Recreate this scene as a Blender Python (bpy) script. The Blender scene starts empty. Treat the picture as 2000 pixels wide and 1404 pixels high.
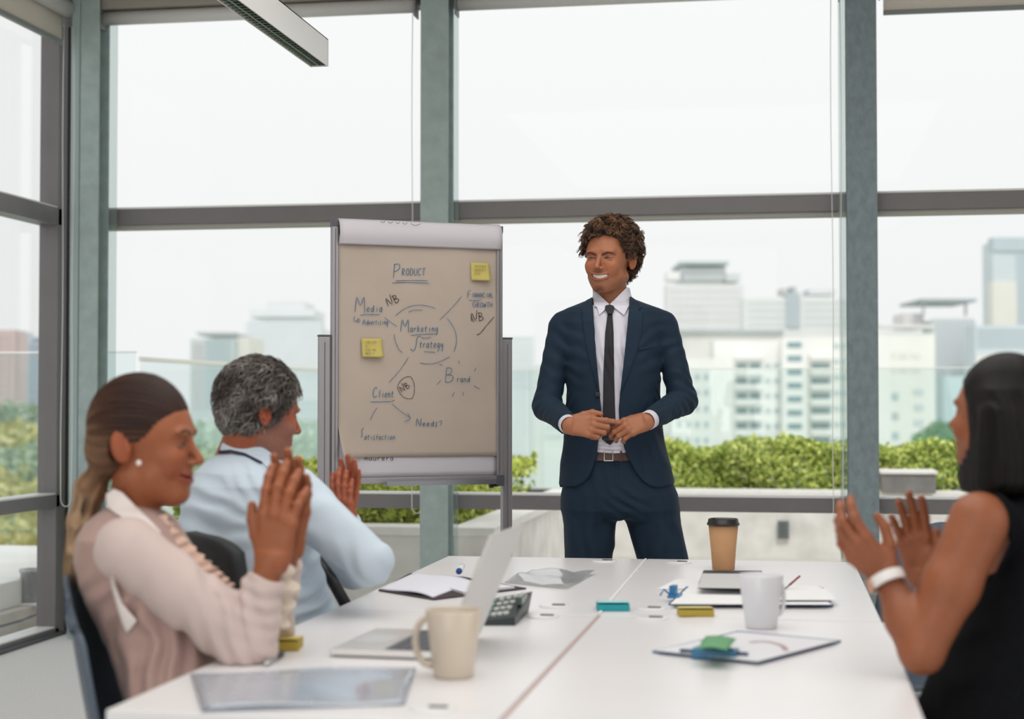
import bpy, bmesh, math, random
import numpy as np
from mathutils import Vector, Matrix
random.seed(7)
rng = np.random.default_rng(11)
SC = bpy.context.scene
COL = SC.collection
PI = math.pi

# ------------------------------------------------------------------ camera, world, light, exposure
F_PX = 3100.0                      # focal length in pixels of the 2000 px wide frame
TILT = math.atan(83 / F_PX)        # the camera looks up a little
YAW = math.atan(522 / F_PX)        # and is turned to the left of the room's axis
CAM_H = 1.26
cam_d = bpy.data.cameras.new('camera'); cam = bpy.data.objects.new('camera', cam_d); COL.objects.link(cam)
cam_d.sensor_width = 36; cam_d.lens = 36 * F_PX / 2000
cam.location = (0, 0, CAM_H); cam.rotation_euler = (PI / 2 + TILT, 0, YAW)
cam_d.clip_start = 0.1; cam_d.clip_end = 6000
cam_d.dof.use_dof = True; cam_d.dof.focus_distance = 5.65; cam_d.dof.aperture_fstop = 2.5
SC.camera = cam
SC.view_settings.view_transform = 'Standard'; SC.view_settings.look = 'None'
SC.view_settings.exposure = 0.0; SC.view_settings.gamma = 1.0; SC.view_settings.use_curve_mapping = False
SC.cycles.use_denoising = True
SC.cycles.max_bounces = 8; SC.cycles.transparent_max_bounces = 16
SC.cycles.sample_clamp_indirect = 6.0
SC.cycles.caustics_reflective = False; SC.cycles.caustics_refractive = False

world = bpy.data.worlds.new('overcast_sky'); SC.world = world; world.use_nodes = True
wn = world.node_tree.nodes; wl = world.node_tree.links
bg = wn['Background']
tc = wn.new('ShaderNodeTexCoord'); sep = wn.new('ShaderNodeSeparateXYZ'); rmp = wn.new('ShaderNodeValToRGB')
wl.new(tc.outputs['Generated'], sep.inputs[0]); wl.new(sep.outputs['Z'], rmp.inputs['Fac']); wl.new(rmp.outputs['Color'], bg.inputs['Color'])
rmp.color_ramp.elements[0].position = 0.0; rmp.color_ramp.elements[0].color = (0.92, 0.925, 0.93, 1)
rmp.color_ramp.elements[1].position = 0.25; rmp.color_ramp.elements[1].color = (0.985, 0.983, 0.982, 1)
bg.inputs['Strength'].default_value = 1.0

def area(name, loc, target, sx, sy, power, color=(1, 1, 1)):
    d = bpy.data.lights.new(name, 'AREA'); d.shape = 'RECTANGLE'; d.size = sx; d.size_y = sy; d.energy = power; d.color = color
    o = bpy.data.objects.new(name, d); COL.objects.link(o); o.location = loc
    o.rotation_euler = (Vector(target) - Vector(loc)).to_track_quat('-Z', 'Y').to_euler()
    return o
sun_d = bpy.data.lights.new('hazy_sun', 'SUN'); sun_d.energy = 1.3; sun_d.angle = math.radians(12); sun_d.color = (1, .97, .92)
sun = bpy.data.objects.new('hazy_sun', sun_d); COL.objects.link(sun)
sun.rotation_euler = Vector((-.25, .75, -1.0)).to_track_quat('-Z', 'Y').to_euler(); sun.location = (0, -20, 30)
# added fill lights, out of view: overhead, and behind and beside the camera
area('ceiling_lamp_light_front', (-0.4, 3.4, 3.3), (-0.4, 3.4, 0), 3.0, 4.0, 72, (1, .985, .96))
area('ceiling_lamp_light_rear', (-0.4, -1.0, 3.3), (-0.4, -1.0, 0), 3.5, 3.5, 45, (1, .985, .96))
area('window_light_right', (3.9, 2.5, 1.9), (0, 3.6, 1.1), 6.0, 2.6, 60, (.97, .985, 1))
area('window_light_rear', (-2.0, -3.4, 1.9), (-0.3, 4.0, 1.1), 4.0, 2.6, 60, (.98, .99, 1))

# ------------------------------------------------------------------ geometry of the camera: pixel to place
def KP(px, py, d):
    u = (px - 1000) / F_PX; v = (702 - py) / F_PX
    c = math.cos(TILT) - v * math.sin(TILT)
    return Vector((u * d / c, d, CAM_H + d * (math.sin(TILT) + v * math.cos(TILT)) / c))
RZ = Matrix.Rotation(YAW, 4, 'Z')
def on_z(px, py, z):
    k = KP(px, py, 1.0); return RZ @ KP(px, py, (z - CAM_H) / (k.z - CAM_H))
def on_Y(px, py, Y):
    r = RZ @ KP(px, py, 1.0); return RZ @ KP(px, py, Y / r.y)
def on_X(px, py, X):
    r = RZ @ KP(px, py, 1.0); return RZ @ KP(px, py, X / r.x)
def at(px, py, d): return RZ @ KP(px, py, d)

# ------------------------------------------------------------------ materials
MATS = {}
def srgb(h):
    if isinstance(h, str): h = tuple(int(h[i:i + 2], 16) for i in (0, 2, 4))
    return tuple(((c / 255) / 12.92 if c / 255 <= .04045 else ((c / 255 + .055) / 1.055) ** 2.4) for c in h)
def mat(name, col, rough=.5, metal=0., spec=.5, var=0., vscale=8., bump=0., bscale=60., trans=0., attr=None, sheen=0., coat=0., sss=0., stretch=None, alpha=None):
    if name in MATS: return MATS[name]
    m = bpy.data.materials.new(name); m.use_nodes = True; MATS[name] = m
    n = m.node_tree.nodes; l = m.node_tree.links; p = n['Principled BSDF']
    c = srgb(col) if isinstance(col, str) else col
    p.inputs['Base Color'].default_value = (*c, 1); p.inputs['Roughness'].default_value = rough
    p.inputs['Metallic'].default_value = metal; p.inputs['Specular IOR Level'].default_value = spec
    if trans: p.inputs['Transmission Weight'].default_value = trans
    if sheen: p.inputs['Sheen Weight'].default_value = sheen; p.inputs['Sheen Roughness'].default_value = .4
    if coat: p.inputs['Coat Weight'].default_value = coat; p.inputs['Coat Roughness'].default_value = .08
    if sss: p.inputs['Subsurface Weight'].default_value = sss; p.inputs['Subsurface Radius'].default_value = (.012, .004, .002); p.inputs['Subsurface Scale'].default_value = .5
    if alpha is not None: p.inputs['Alpha'].default_value = alpha
    t = n.new('ShaderNodeTexCoord'); src = t.outputs['Object']
    if stretch:
        mp = n.new('ShaderNodeMapping'); mp.inputs['Scale'].default_value = stretch; l.new(src, mp.inputs['Vector']); src = mp.outputs['Vector']
    base = None
    if attr:
        a = n.new('ShaderNodeAttribute'); a.attribute_name = attr; base = a.outputs['Color']; l.new(base, p.inputs['Base Color'])
    if var:
        nz = n.new('ShaderNodeTexNoise'); nz.inputs['Scale'].default_value = vscale; nz.inputs['Detail'].default_value = 5
        l.new(src, nz.inputs['Vector'])
        mr = n.new('ShaderNodeMapRange'); mr.inputs['From Min'].default_value = .3; mr.inputs['From Max'].default_value = .7
        mr.inputs['To Min'].default_value = 1 - var; mr.inputs['To Max'].default_value = 1 + var; l.new(nz.outputs['Fac'], mr.inputs['Value'])
        vm = n.new('ShaderNodeVectorMath'); vm.operation = 'SCALE'; l.new(mr.outputs['Result'], vm.inputs['Scale'])
        if base: l.new(base, vm.inputs[0])
        else: vm.inputs[0].default_value = c
        l.new(vm.outputs['Vector'], p.inputs['Base Color'])
    if bump:
        nb = n.new('ShaderNodeTexNoise'); nb.inputs['Scale'].default_value = bscale; nb.inputs['Detail'].default_value = 4; l.new(src, nb.inputs['Vector'])
        b = n.new('ShaderNodeBump'); b.inputs['Strength'].default_value = bump; b.inputs['Distance'].default_value = .01
        l.new(nb.outputs['Fac'], b.inputs['Height']); l.new(b.outputs['Normal'], p.inputs['Normal'])
    return m
def glass_mat(name, tint, rough=0.0, f0=.06, haze=0.0, hazecol=(1, 1, 1)):
    if name in MATS: return MATS[name]
    m = bpy.data.materials.new(name); m.use_nodes = True; MATS[name] = m
    n = m.node_tree.nodes; l = m.node_tree.links; n.clear()
    o = n.new('ShaderNodeOutputMaterial'); tr = n.new('ShaderNodeBsdfTransparent'); gl = n.new('ShaderNodeBsdfGlossy')
    tr.inputs['Color'].default_value = (*tint, 1); gl.inputs['Roughness'].default_value = rough
    lw = n.new('ShaderNodeLayerWeight'); lw.inputs['Blend'].default_value = .5
    pw = n.new('ShaderNodeMath'); pw.operation = 'POWER'; pw.inputs[1].default_value = 4.0; l.new(lw.outputs['Facing'], pw.inputs[0])
    ma = n.new('ShaderNodeMath'); ma.operation = 'MULTIPLY_ADD'; ma.inputs[1].default_value = .7; ma.inputs[2].default_value = f0; l.new(pw.outputs[0], ma.inputs[0])
    mx = n.new('ShaderNodeMixShader'); l.new(ma.outputs[0], mx.inputs['Fac']); l.new(tr.outputs[0], mx.inputs[1]); l.new(gl.outputs[0], mx.inputs[2])
    last = mx
    if haze:
        df = n.new('ShaderNodeBsdfDiffuse'); df.inputs['Color'].default_value = (*hazecol, 1)
        m2 = n.new('ShaderNodeMixShader'); m2.inputs['Fac'].default_value = haze; l.new(mx.outputs[0], m2.inputs[1]); l.new(df.outputs[0], m2.inputs[2]); last = m2
    l.new(last.outputs[0], o.inputs['Surface'])
    return m

# ------------------------------------------------------------------ mesh building
class MB:
    def __init__(s): s.v = []; s.f = []; s.sm = []
    def add(s, vs, fs, smooth=False):
        b = len(s.v); s.v += [tuple(v) for v in vs]; s.f += [tuple(i + b for i in f) for f in fs]; s.sm += [smooth] * len(fs); return s
    def box(s, lo, hi, M=None, bev=0.0):
        x0, y0, z0 = lo; x1, y1, z1 = hi
        if bev > 0:
            bm = bmesh.new(); bmesh.ops.create_cube(bm, size=1)
            for v in bm.verts: v.co = Vector(((x0 + x1) / 2 + v.co.x * (x1 - x0), (y0 + y1) / 2 + v.co.y * (y1 - y0), (z0 + z1) / 2 + v.co.z * (z1 - z0)))
            bmesh.ops.bevel(bm, geom=list(bm.edges), offset=bev, segments=2, affect='EDGES', profile=.6)
            bm.verts.index_update(); vs = [v.co.copy() for v in bm.verts]; fs = [tuple(v.index for v in f.verts) for f in bm.faces]; bm.free()
        else:
            vs = [Vector(p) for p in ((x0, y0, z0), (x1, y0, z0), (x1, y1, z0), (x0, y1, z0), (x0, y0, z1), (x1, y0, z1), (x1, y1, z1), (x0, y1, z1))]
            fs = [(0, 3, 2, 1), (4, 5, 6, 7), (0, 1, 5, 4), (1, 2, 6, 5), (2, 3, 7, 6), (3, 0, 4, 7)]
        if M is not None: vs = [M @ v for v in vs]
        return s.add(vs, fs)
    def prism(s, poly, z0, z1, M=None):      # poly: list of (x, y)
        n = len(poly); vs = [Vector((x, y, z0)) for x, y in poly] + [Vector((x, y, z1)) for x, y in poly]
        fs = [tuple(range(n))[::-1], tuple(range(n, 2 * n))] + [(i, (i + 1) % n, n + (i + 1) % n, n + i) for i in range(n)]
        if M is not None: vs = [M @ v for v in vs]
        return s.add(vs, fs)
    def tube(s, pts, r, seg=8, caps=True):
        pts = [Vector(p) for p in pts]; n = len(pts); rs = r if isinstance(r, (list, tuple)) else [r] * n
        vs = []; up = None
        for i, p in enumerate(pts):
            d = (pts[min(i + 1, n - 1)] - pts[max(i - 1, 0)]).normalized()
            if up is None: up = Vector((0, 0, 1)) if abs(d.z) < .9 else Vector((1, 0, 0))
            a = d.cross(up)
            if a.length < 1e-6: a = d.orthogonal()
            a.normalize(); b = a.cross(d).normalized(); up = b
            for k in range(seg):
                t = 2 * PI * k / seg; vs.append(p + a * math.cos(t) * rs[i] + b * math.sin(t) * rs[i])
        fs = [(i * seg + k, i * seg + (k + 1) % seg, (i + 1) * seg + (k + 1) % seg, (i + 1) * seg + k) for i in range(n - 1) for k in range(seg)]
        if caps: fs += [tuple(range(seg))[::-1], tuple((n - 1) * seg + k for k in range(seg))]
        return s.add(vs, fs, True)
    def lathe(s, prof, c=(0, 0, 0), seg=48, M=None):   # prof: (r, z)
        vs = []; c = Vector(c)
        for r, z in prof:
            for k in range(seg):
                t = 2 * PI * k / seg; vs.append(c + Vector((r * math.cos(t), r * math.sin(t), z)))
        fs = [(i * seg + k, i * seg + (k + 1) % seg, (i + 1) * seg + (k + 1) % seg, (i + 1) * seg + k) for i in range(len(prof) - 1) for k in range(seg)]
        if prof[0][0] > 1e-6: fs.append(tuple(range(seg))[::-1])
        if prof[-1][0] > 1e-6: fs.append(tuple((len(prof) - 1) * seg + k for k in range(seg)))
        if M is not None: vs = [M @ v for v in vs]
        return s.add(vs, fs, True)
    def grid(s, fn, nu, nv, thick=0.0, smooth=True):   # fn(u, v) -> point, a sheet with optional thickness
        P = [[Vector(fn(i / nu, j / nv)) for j in range(nv + 1)] for i in range(nu + 1)]
        vs = [p for r in P for p in r]; w = nv + 1
        fs = [(i * w + j, (i + 1) * w + j, (i + 1) * w + j + 1, i * w + j + 1) for i in range(nu) for j in range(nv)]
        if thick:
            N = len(vs); nrm = []
            for i in range(nu + 1):
                for j in range(nv + 1):
                    a = P[min(i + 1, nu)][j] - P[max(i - 1, 0)][j]; b = P[i][min(j + 1, nv)] - P[i][max(j - 1, 0)]
                    nrm.append(a.cross(b).normalized())
            vs = vs + [v - n * thick for v, n in zip(vs, nrm)]
            fs = fs + [tuple(i + N for i in f[::-1]) for f in fs]
            ed = [i * w for i in range(nu + 1)] + [nu * w + j for j in range(1, nv + 1)] + [i * w + nv for i in range(nu - 1, -1, -1)] + [j for j in range(nv - 1, 0, -1)]
            fs += [(ed[k], ed[(k + 1) % len(ed)], ed[(k + 1) % len(ed)] + N, ed[k] + N)[::-1] for k in range(len(ed))]
        return s.add(vs, fs, smooth)
    def obj(s, name, m, parent=None, loc=None, local=False, kind=None, autosmooth=True):
        """verts are in world coordinates unless local; stored relative to the parent (or to loc)"""
        me = bpy.data.meshes.new(name)
        o = bpy.data.objects.new(name, me); COL.objects.link(o)
        off = Vector((0, 0, 0))
        if parent is not None:
            o.parent = parent
            if not local: off = wloc(parent)
        elif loc is not None:
            o.location = loc
            if not local: off = Vector(loc)
        me.from_pydata([tuple(Vector(v) - off) for v in s.v], [], s.f)
        me.polygons.foreach_set('use_smooth', s.sm); me.materials.append(m)
        if kind: o['kind'] = kind
        me.update()
        return o
def wloc(o):
    v = Vector(o.location); p = o.parent
    while p is not None: v = v + Vector(p.location); p = p.parent
    return v
def tag(o, label=None, cat=None, group=None, kind=None):
    if label: o['label'] = label
    if cat: o['category'] = cat
    if group: o['group'] = group
    if kind: o['kind'] = kind
    return o
def empty(name, loc=(0, 0, 0), rz=0.0, label=None, cat=None, group=None, kind=None):
    o = bpy.data.objects.new(name, None); COL.objects.link(o); o.location = loc; o.rotation_euler = (0, 0, rz); o.empty_display_size = .05
    return tag(o, label, cat, group, kind)
def copy_tree(o, parent=None):
    c = o.copy(); COL.objects.link(c); c.parent = parent
    for ch in list(o.children): copy_tree(ch, c)
    return c
def slab(name, lo, hi, m, parent=None, bev=0.0, kind=None):
    return MB().box(lo, hi, bev=bev).obj(name, m, parent, loc=None if parent else ((lo[0] + hi[0]) / 2, (lo[1] + hi[1]) / 2, lo[2]), kind=kind)

# ------------------------------------------------------------------ the room
M_carpet = mat('grey_carpet', 'ececeb', .95, var=.16, vscale=180, bump=.5, bscale=400)
M_wall = mat('white_paint', 'e3e1de', .8, var=.02, vscale=3)
M_ceil = mat('ceiling_board', 'cfcac2', .85, var=.02, vscale=3)
M_frame = mat('anodised_frame', '7d7a7b', .42, metal=.15, var=.04, vscale=5)
M_sill = mat('white_sill', 'f0f0ee', .4)
M_seal = mat('dark_gasket', '2c2d30', .6)
M_steel = mat('teal_painted_steel', 'a9bab8', .45, var=.1, vscale=14, bump=.15, bscale=90)
M_steel2 = mat('mottled_teal_steel', '85959a', .45, var=.14, vscale=30, bump=.3, bscale=120, stretch=(1, 1, .6))
M_blind = mat('roller_blind_fabric', 'e2dbd0', .8, var=.02, vscale=60)
M_blindw = mat('white_blind_cassette', 'dcdad8', .5)
M_cord = mat('white_cord', 'f2f2f0', .5)
M_pane = glass_mat('window_glass', (.985, .992, .99), 0.0, .006)

slab('floor', (-4.0, -4.0, -.05), (4.0, 8.35, 0), M_carpet, kind='structure')
slab('ceiling', (-4.0, -4.0, 3.46), (4.0, 8.6, 3.6), M_ceil, kind='structure')
slab('wall_rear', (-4.0, -4.1, 0), (4.0, -4.0, 3.46), M_wall, kind='structure')
slab('wall_right', (4.0, -4.1, 0), (4.1, 8.35, 3.46), M_wall, kind='structure')
slab('wall_left', (-4.1, -4.1, 0), (-4.0, 5.6, 3.46), M_wall, kind='structure')

def bay(n, x0, x1):
    """one bay of the back window wall: panes between transoms at real heights"""
    w = empty('window_%d' % n, ((x0 + x1) / 2, 8.2, 0), kind='structure')
    Y0, Y1 = 8.16, 8.27
    for z0, z1 in ((0.0, .06), (.70, .775), (2.225, 2.31), (3.36, 3.46)):
        MB().box((x0, Y0, z0), (x1, Y1, z1), bev=.003).obj('transom', M_frame, w)
        if z1 < 3: MB().box((x0, Y0 - .004, z1), (x1, Y1, z1 + .010)).obj('sill', M_sill, w)
        if z0 > 2 and z0 < 3: MB().box((x0, Y0 + .03, z0 - .022), (x1, Y1, z0)).obj('glazing_bead', mat('grey_bead', 'b8b6ad', .5), w)
    for z0, z1 in ((.07, .70), (.785, 2.203), (2.32, 3.36)):
        MB().box((x0 + .012, 8.21, z0), (x1 - .012, 8.218, z1)).obj('pane', M_pane, w)
    MB().box((x0 - .012, Y0 + .02, 0), (x0 + .012, Y1, 3.46)).obj('mullion', M_frame, w)
    return w
bay(1, -3.78, -1.756); bay(2, -1.756, .408); bay(3, .408, 2.55); bay(4, 2.55, 4.0)
# left window wall
w = empty('window_5', (-3.9, 6.9, 0), kind='structure')
for z0, z1 in ((0.0, .04), (.69, .76), (2.22, 2.315), (3.36, 3.46)):
    MB().box((-3.97, 5.6, z0), (-3.86, 8.12, z1), bev=.003).obj('transom', M_frame, w)
    if z1 < 3: MB().box((-3.97, 5.6, z1), (-3.864, 8.08, z1 + .008)).obj('sill', M_sill, w)
MB().box((-3.99, 5.6, 0), (-3.83, 8.14, .018)).obj('floor_rail', mat('dark_rail', '5c6064', .45, metal=.3), w)
for z0, z1 in ((.05, .69), (.77, 2.22), (2.325, 3.36)):
    MB().box((-3.925, 5.62, z0), (-3.917, 8.08, z1)).obj('pane', M_pane, w)
MB().box((-3.97, 8.075, 0), (-3.86, 8.19, 3.46), bev=.003).obj('mullion', M_frame, w)
MB().box((-3.97, 8.19, 0), (-3.855, 8.215, 3.46)).obj('gasket', M_seal, w)
MB().box((-3.97, 5.58, 0), (-3.86, 5.66, 3.46)).obj('mullion', M_frame, w)

def column(x0, x1, m, y=8.0, label=None, side=False):
    c = empty('column', ((x0 + x1) / 2, y + .07, 0), kind='structure')
    MB().box((x0, y, 0), (x1, y + .012, 3.46), bev=.003).obj('front_flange', m, c)
    MB().box((x0, y + .128, 0), (x1, y + .14, 3.46), bev=.003).obj('rear_flange', m, c)
    xm = (x0 + x1) / 2
    MB().box((xm - .005, y + .012, 0), (xm + .005, y + .128, 3.46)).obj('web', m, c)
    MB().box((x0 - .03, y - .03, 0), (x1 + .03, y + .17, .012)).obj('base_plate', m, c)
    if side: MB().box((x0 - .048, y - .005, 0), (x0 - .002, y + .09, 3.46), bev=.006).obj('cable_duct', mat('pale_teal_duct', 'a9bcbb', .4), c)  # the column's lighter side sliver, built as a separate box
    return c
M_refl = glass_mat('etched_fin_glass', (.86, .91, .90), .2, .03, .12, (.90, .95, .94))  # translucent strips standing in for the columns' reflection in the panes
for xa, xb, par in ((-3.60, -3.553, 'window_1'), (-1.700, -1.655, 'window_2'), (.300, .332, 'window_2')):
    MB().box((xa, 8.135, .01), (xb, 8.143, 3.36)).obj('glass_fin', M_refl, bpy.data.objects[par])
column(-3.705, -3.598, M_steel, side=True); column(-1.829, -1.681, M_steel); column(.334, .482, M_steel2)

# roller blinds: cassettes over the back wall, one blind pulled down a hand's width over the left wall
def blind(n, x0, x1, drop, label, bottom_mat=None):
    b = empty('roller_blind', ((x0 + x1) / 2, 8.1, 3.3), label=label, cat='blind', group=None)
    MB().box((x0, 8.04, 3.385), (x1, 8.16, 3.46), bev=.004).obj('headbox', mat('headbox_bronze', 'a39c92', .5), b)
    MB().tube([(x0 + .01, 8.10, 3.345), (x1 - .01, 8.10, 3.345)], .038, 20).obj('roller', M_blindw, b)
    if drop:
        MB().box((x0 + .02, 8.070, 3.345 - drop), (x1 - .02, 8.073, 3.345)).obj('fabric', M_blind, b)
        MB().box((x0 + .02, 8.060, 3.33 - drop), (x1 - .02, 8.083, 3.352 - drop), bev=.003).obj('bottom_bar', mat('blind_bar', '8b908f', .5), b)
    for x in (x0, x1 - .008): MB().box((x, 8.05, 3.28), (x + .008, 8.14, 3.385)).obj('bracket', mat('bracket_grey', '8d8f90', .5), b)
    return b
blind(1, -3.62, -1.87, 0, 'white roller blind rolled up above the left back window')
blind(2, -1.66, .31, 0, 'white roller blind rolled up above the window behind the speaker')
blind(3, .50, 2.4, .14, 'cream roller blind lowered a little at the top right window')
b = empty('roller_blind', (-3.78, 7.0, 3.3), label='cream roller blind lowered a little on the far left window', cat='blind')
MB().tube([(-3.78, 5.7, 3.38), (-3.78, 8.06, 3.38)], .045, 20).obj('roller', M_blindw, b)
MB().box((-3.835, 5.72, 3.22), (-3.832, 8.04, 3.38)).obj('fabric', M_blind, b)
MB().box((-3.845, 5.72, 3.195), (-3.82, 8.04, 3.222), bev=.004).obj('bottom_bar', mat('blind_bar', '8b908f', .5), b)
MB().box((-3.84, 8.06, 3.3), (-3.72, 8.068, 3.44)).obj('bracket', mat('bracket_grey', '8d8f90', .5), b)

def cord(pts, label, r=.0022):
    mb = MB(); mb.tube(pts, r, 6); o = mb.obj('blind_cord', M_cord, None, loc=tuple(pts[0])); tag(o, label, 'cord'); return o
def loop(x, y, ztop, zbot, w, label):
    pts = [(x, y, ztop)]
    n = 14
    for k in range(1, 8): pts.append((x - .004 * math.sin(k), y, ztop + (zbot + w - ztop) * k / 8))
    for k in range(n + 1): t = PI * k / n; pts.append((x + w / 2 - w / 2 * math.cos(t), y, zbot + w / 2 - w / 2 * math.sin(t) * 1.6))
    for k in range(1, 9): pts.append((x + w + .003 * math.sin(k * 1.3), y, zbot + w + (ztop - zbot - w) * k / 8))
    return cord(pts, label)
p1 = on_Y(125, 1010, 7.98); loop(-3.79, 7.98, 3.3, .72, .06, 'white looped blind cord hanging beside the left corner column')
loop(-1.875, 8.02, 3.3, .70, .05, 'white looped blind cord hanging left of the middle column')
loop(.262, 8.02, 3.3, .68, .045, 'white looped blind cord hanging left of the right column')

# pendant lamp
lam = empty('pendant_lamp', (-1.805, 4.0, 2.598), label='long white linear pendant lamp with a silver louvre under it', cat='lamp')
x0, x1, ya, yb, z0, z1 = -1.842, -1.769, 2.2, 6.09, 2.598, 2.707
M_lampw = mat('lamp_white', 'e6e5e3', .35)
mb = MB(); mb.box((x0, ya, z0), (x0 + .004, yb, z1)); mb.box((x1 - .004, ya, z0), (x1, yb, z1)); mb.box((x0, ya, z1 - .004), (x1, yb, z1)); mb.box((x0, yb - .004, z0), (x1, yb, z1)); mb.box((x0, ya, z0), (x1, ya + .004, z1))
mb.obj('housing', M_lampw, lam)
M_louv = mat('louvre_aluminium', 'c4ccc6', .2, metal=.95)
n = 110; mb = MB()
for i in range(n):
    y = ya + .02 + (yb - ya - .04) * i / (n - 1)
    mb.box((x0 + .005, y - .0012, z0 + .002), (x1 - .005, y + .0012, z0 + .028))
mb.obj('louvre', M_louv, lam, kind='stuff')
mb = MB(); mb.box((x0 + .034, ya + .01, z0 + .002), (x0 + .039, yb - .01, z0 + .028)); mb.box((x0 + .006, ya + .01, z0 + .045), (x1 - .006, yb - .01, z0 + .048)); mb.obj('reflector', mat('reflector_grey', '8f9a92', .3, metal=.8), lam)
for y in (5.6, 2.8): MB().tube([(-1.80, y, z1), (-1.80, y, 3.46)], .0011, 6).obj('suspension_wire', mat('wire_grey', '9a9a98', .4), lam)
# ------------------------------------------------------------------ outdoors: terrace, planters, hedge, balustrade
M_conc = mat('board_concrete', 'e0deda', .85, var=.13, vscale=5, bump=.3, bscale=70)
M_cap = mat('coping_stone', 'ebe9e5', .8, var=.06, vscale=9, bump=.15, bscale=90)
M_deck = mat('terrace_paving', 'c9c5bd', .85, var=.08, vscale=3)
slab('terrace', (-4.4, 8.35, -.35), (12, 16.0, -.08), M_deck, kind='structure')
slab('terrace', (-8.2, -6, -.35), (-4.4, 12.0, .04), M_deck, kind='structure')
WH = .50
def wallrun(name, x0, y0, x1, y1, th, n, h=WH):
    """concrete planter wall from (x0,y0) to (x1,y1): separate cast panels under separate coping stones"""
    r = empty(name, ((x0 + x1) / 2, (y0 + y1) / 2, -.08), kind='structure')
    d = Vector((x1 - x0, y1 - y0, 0)); L = d.length; d.normalize(); nn = Vector((-d.y, d.x, 0)); M = Matrix(((d.x, nn.x, 0, x0), (d.y, nn.y, 0, y0), (0, 0, 1, 0), (0, 0, 0, 1)))
    for i in range(n):
        a, b_ = L * i / n, L * (i + 1) / n
        MB().box((a + .006, .02, -.08), (b_ - .006, th - .02, h - .055), M=M).obj('concrete_panel', M_conc, r)
        MB().box((a + .002, 0, h - .055), (b_ - .002, th, h), M=M, bev=.006).obj('coping_stone', M_cap, r)
    return r
wallrun('planter_wall', -4.35, 9.45, -1.97, 9.45, .27, 2)
wallrun('planter_wall', -1.70, 9.45, -1.70, 13.79, .27, 3)
wallrun('planter_wall', -1.70, 13.8, 7.2, 13.8, .30, 4)
slab('soil', (-4.35, 9.72, -.08), (-1.98, 16, .38), mat('dark_soil', '4a4238', .95), kind='structure')
slab('soil', (-1.7, 14.11, -.08), (9, 16, .38), mat('dark_soil', '4a4238', .95), kind='structure')
# square wall boxes in the concrete
for (px, py, w_, h_, lab) in ((1530, 1034, .10, .155, 'small grey louvred vent box on the concrete wall right of the paper cup'), (1079, 1070, .075, .155, 'small dark vent box on the concrete wall beside the speaker')):
    c = on_Y(px, py, 13.80); e = empty('wall_vent', (c.x, 13.79, c.z - h_ / 2), label=lab, cat='vent')
    MB().box((c.x - w_ / 2, 13.775, c.z - h_ / 2), (c.x + w_ / 2, 13.80, c.z + h_ / 2), bev=.004).obj('frame', mat('vent_grey', '8a9090', .6), e)
    mb = MB()
    for i in range(5):
        z = c.z - h_ / 2 + .02 + i * (h_ - .04) / 4; mb.box((c.x - w_ / 2 + .012, 13.765, z - .006), (c.x + w_ / 2 - .012, 13.777, z + .006))
    mb.obj('louvre', mat('vent_dark', '5d6465', .6), e)
# stone block standing on the right planter
c0 = on_Y(1722, 965, 13.75); c1 = on_Y(1825, 920, 13.75)
e = empty('stone_block', ((c0.x + c1.x) / 2, 13.9, WH), label='low grey stone block standing in front of the right hedge', cat='block')
MB().box((c0.x, 13.62, WH), (c1.x, 14.0, c1.z - .02), bev=.006).obj('body', mat('slate_block', '7d7b7a', .7, var=.15, vscale=12), e)
MB().box((c0.x - .015, 13.60, c1.z - .02), (c1.x + .015, 14.02, c1.z + .006), bev=.004).obj('cap', M_cap, e)

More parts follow.
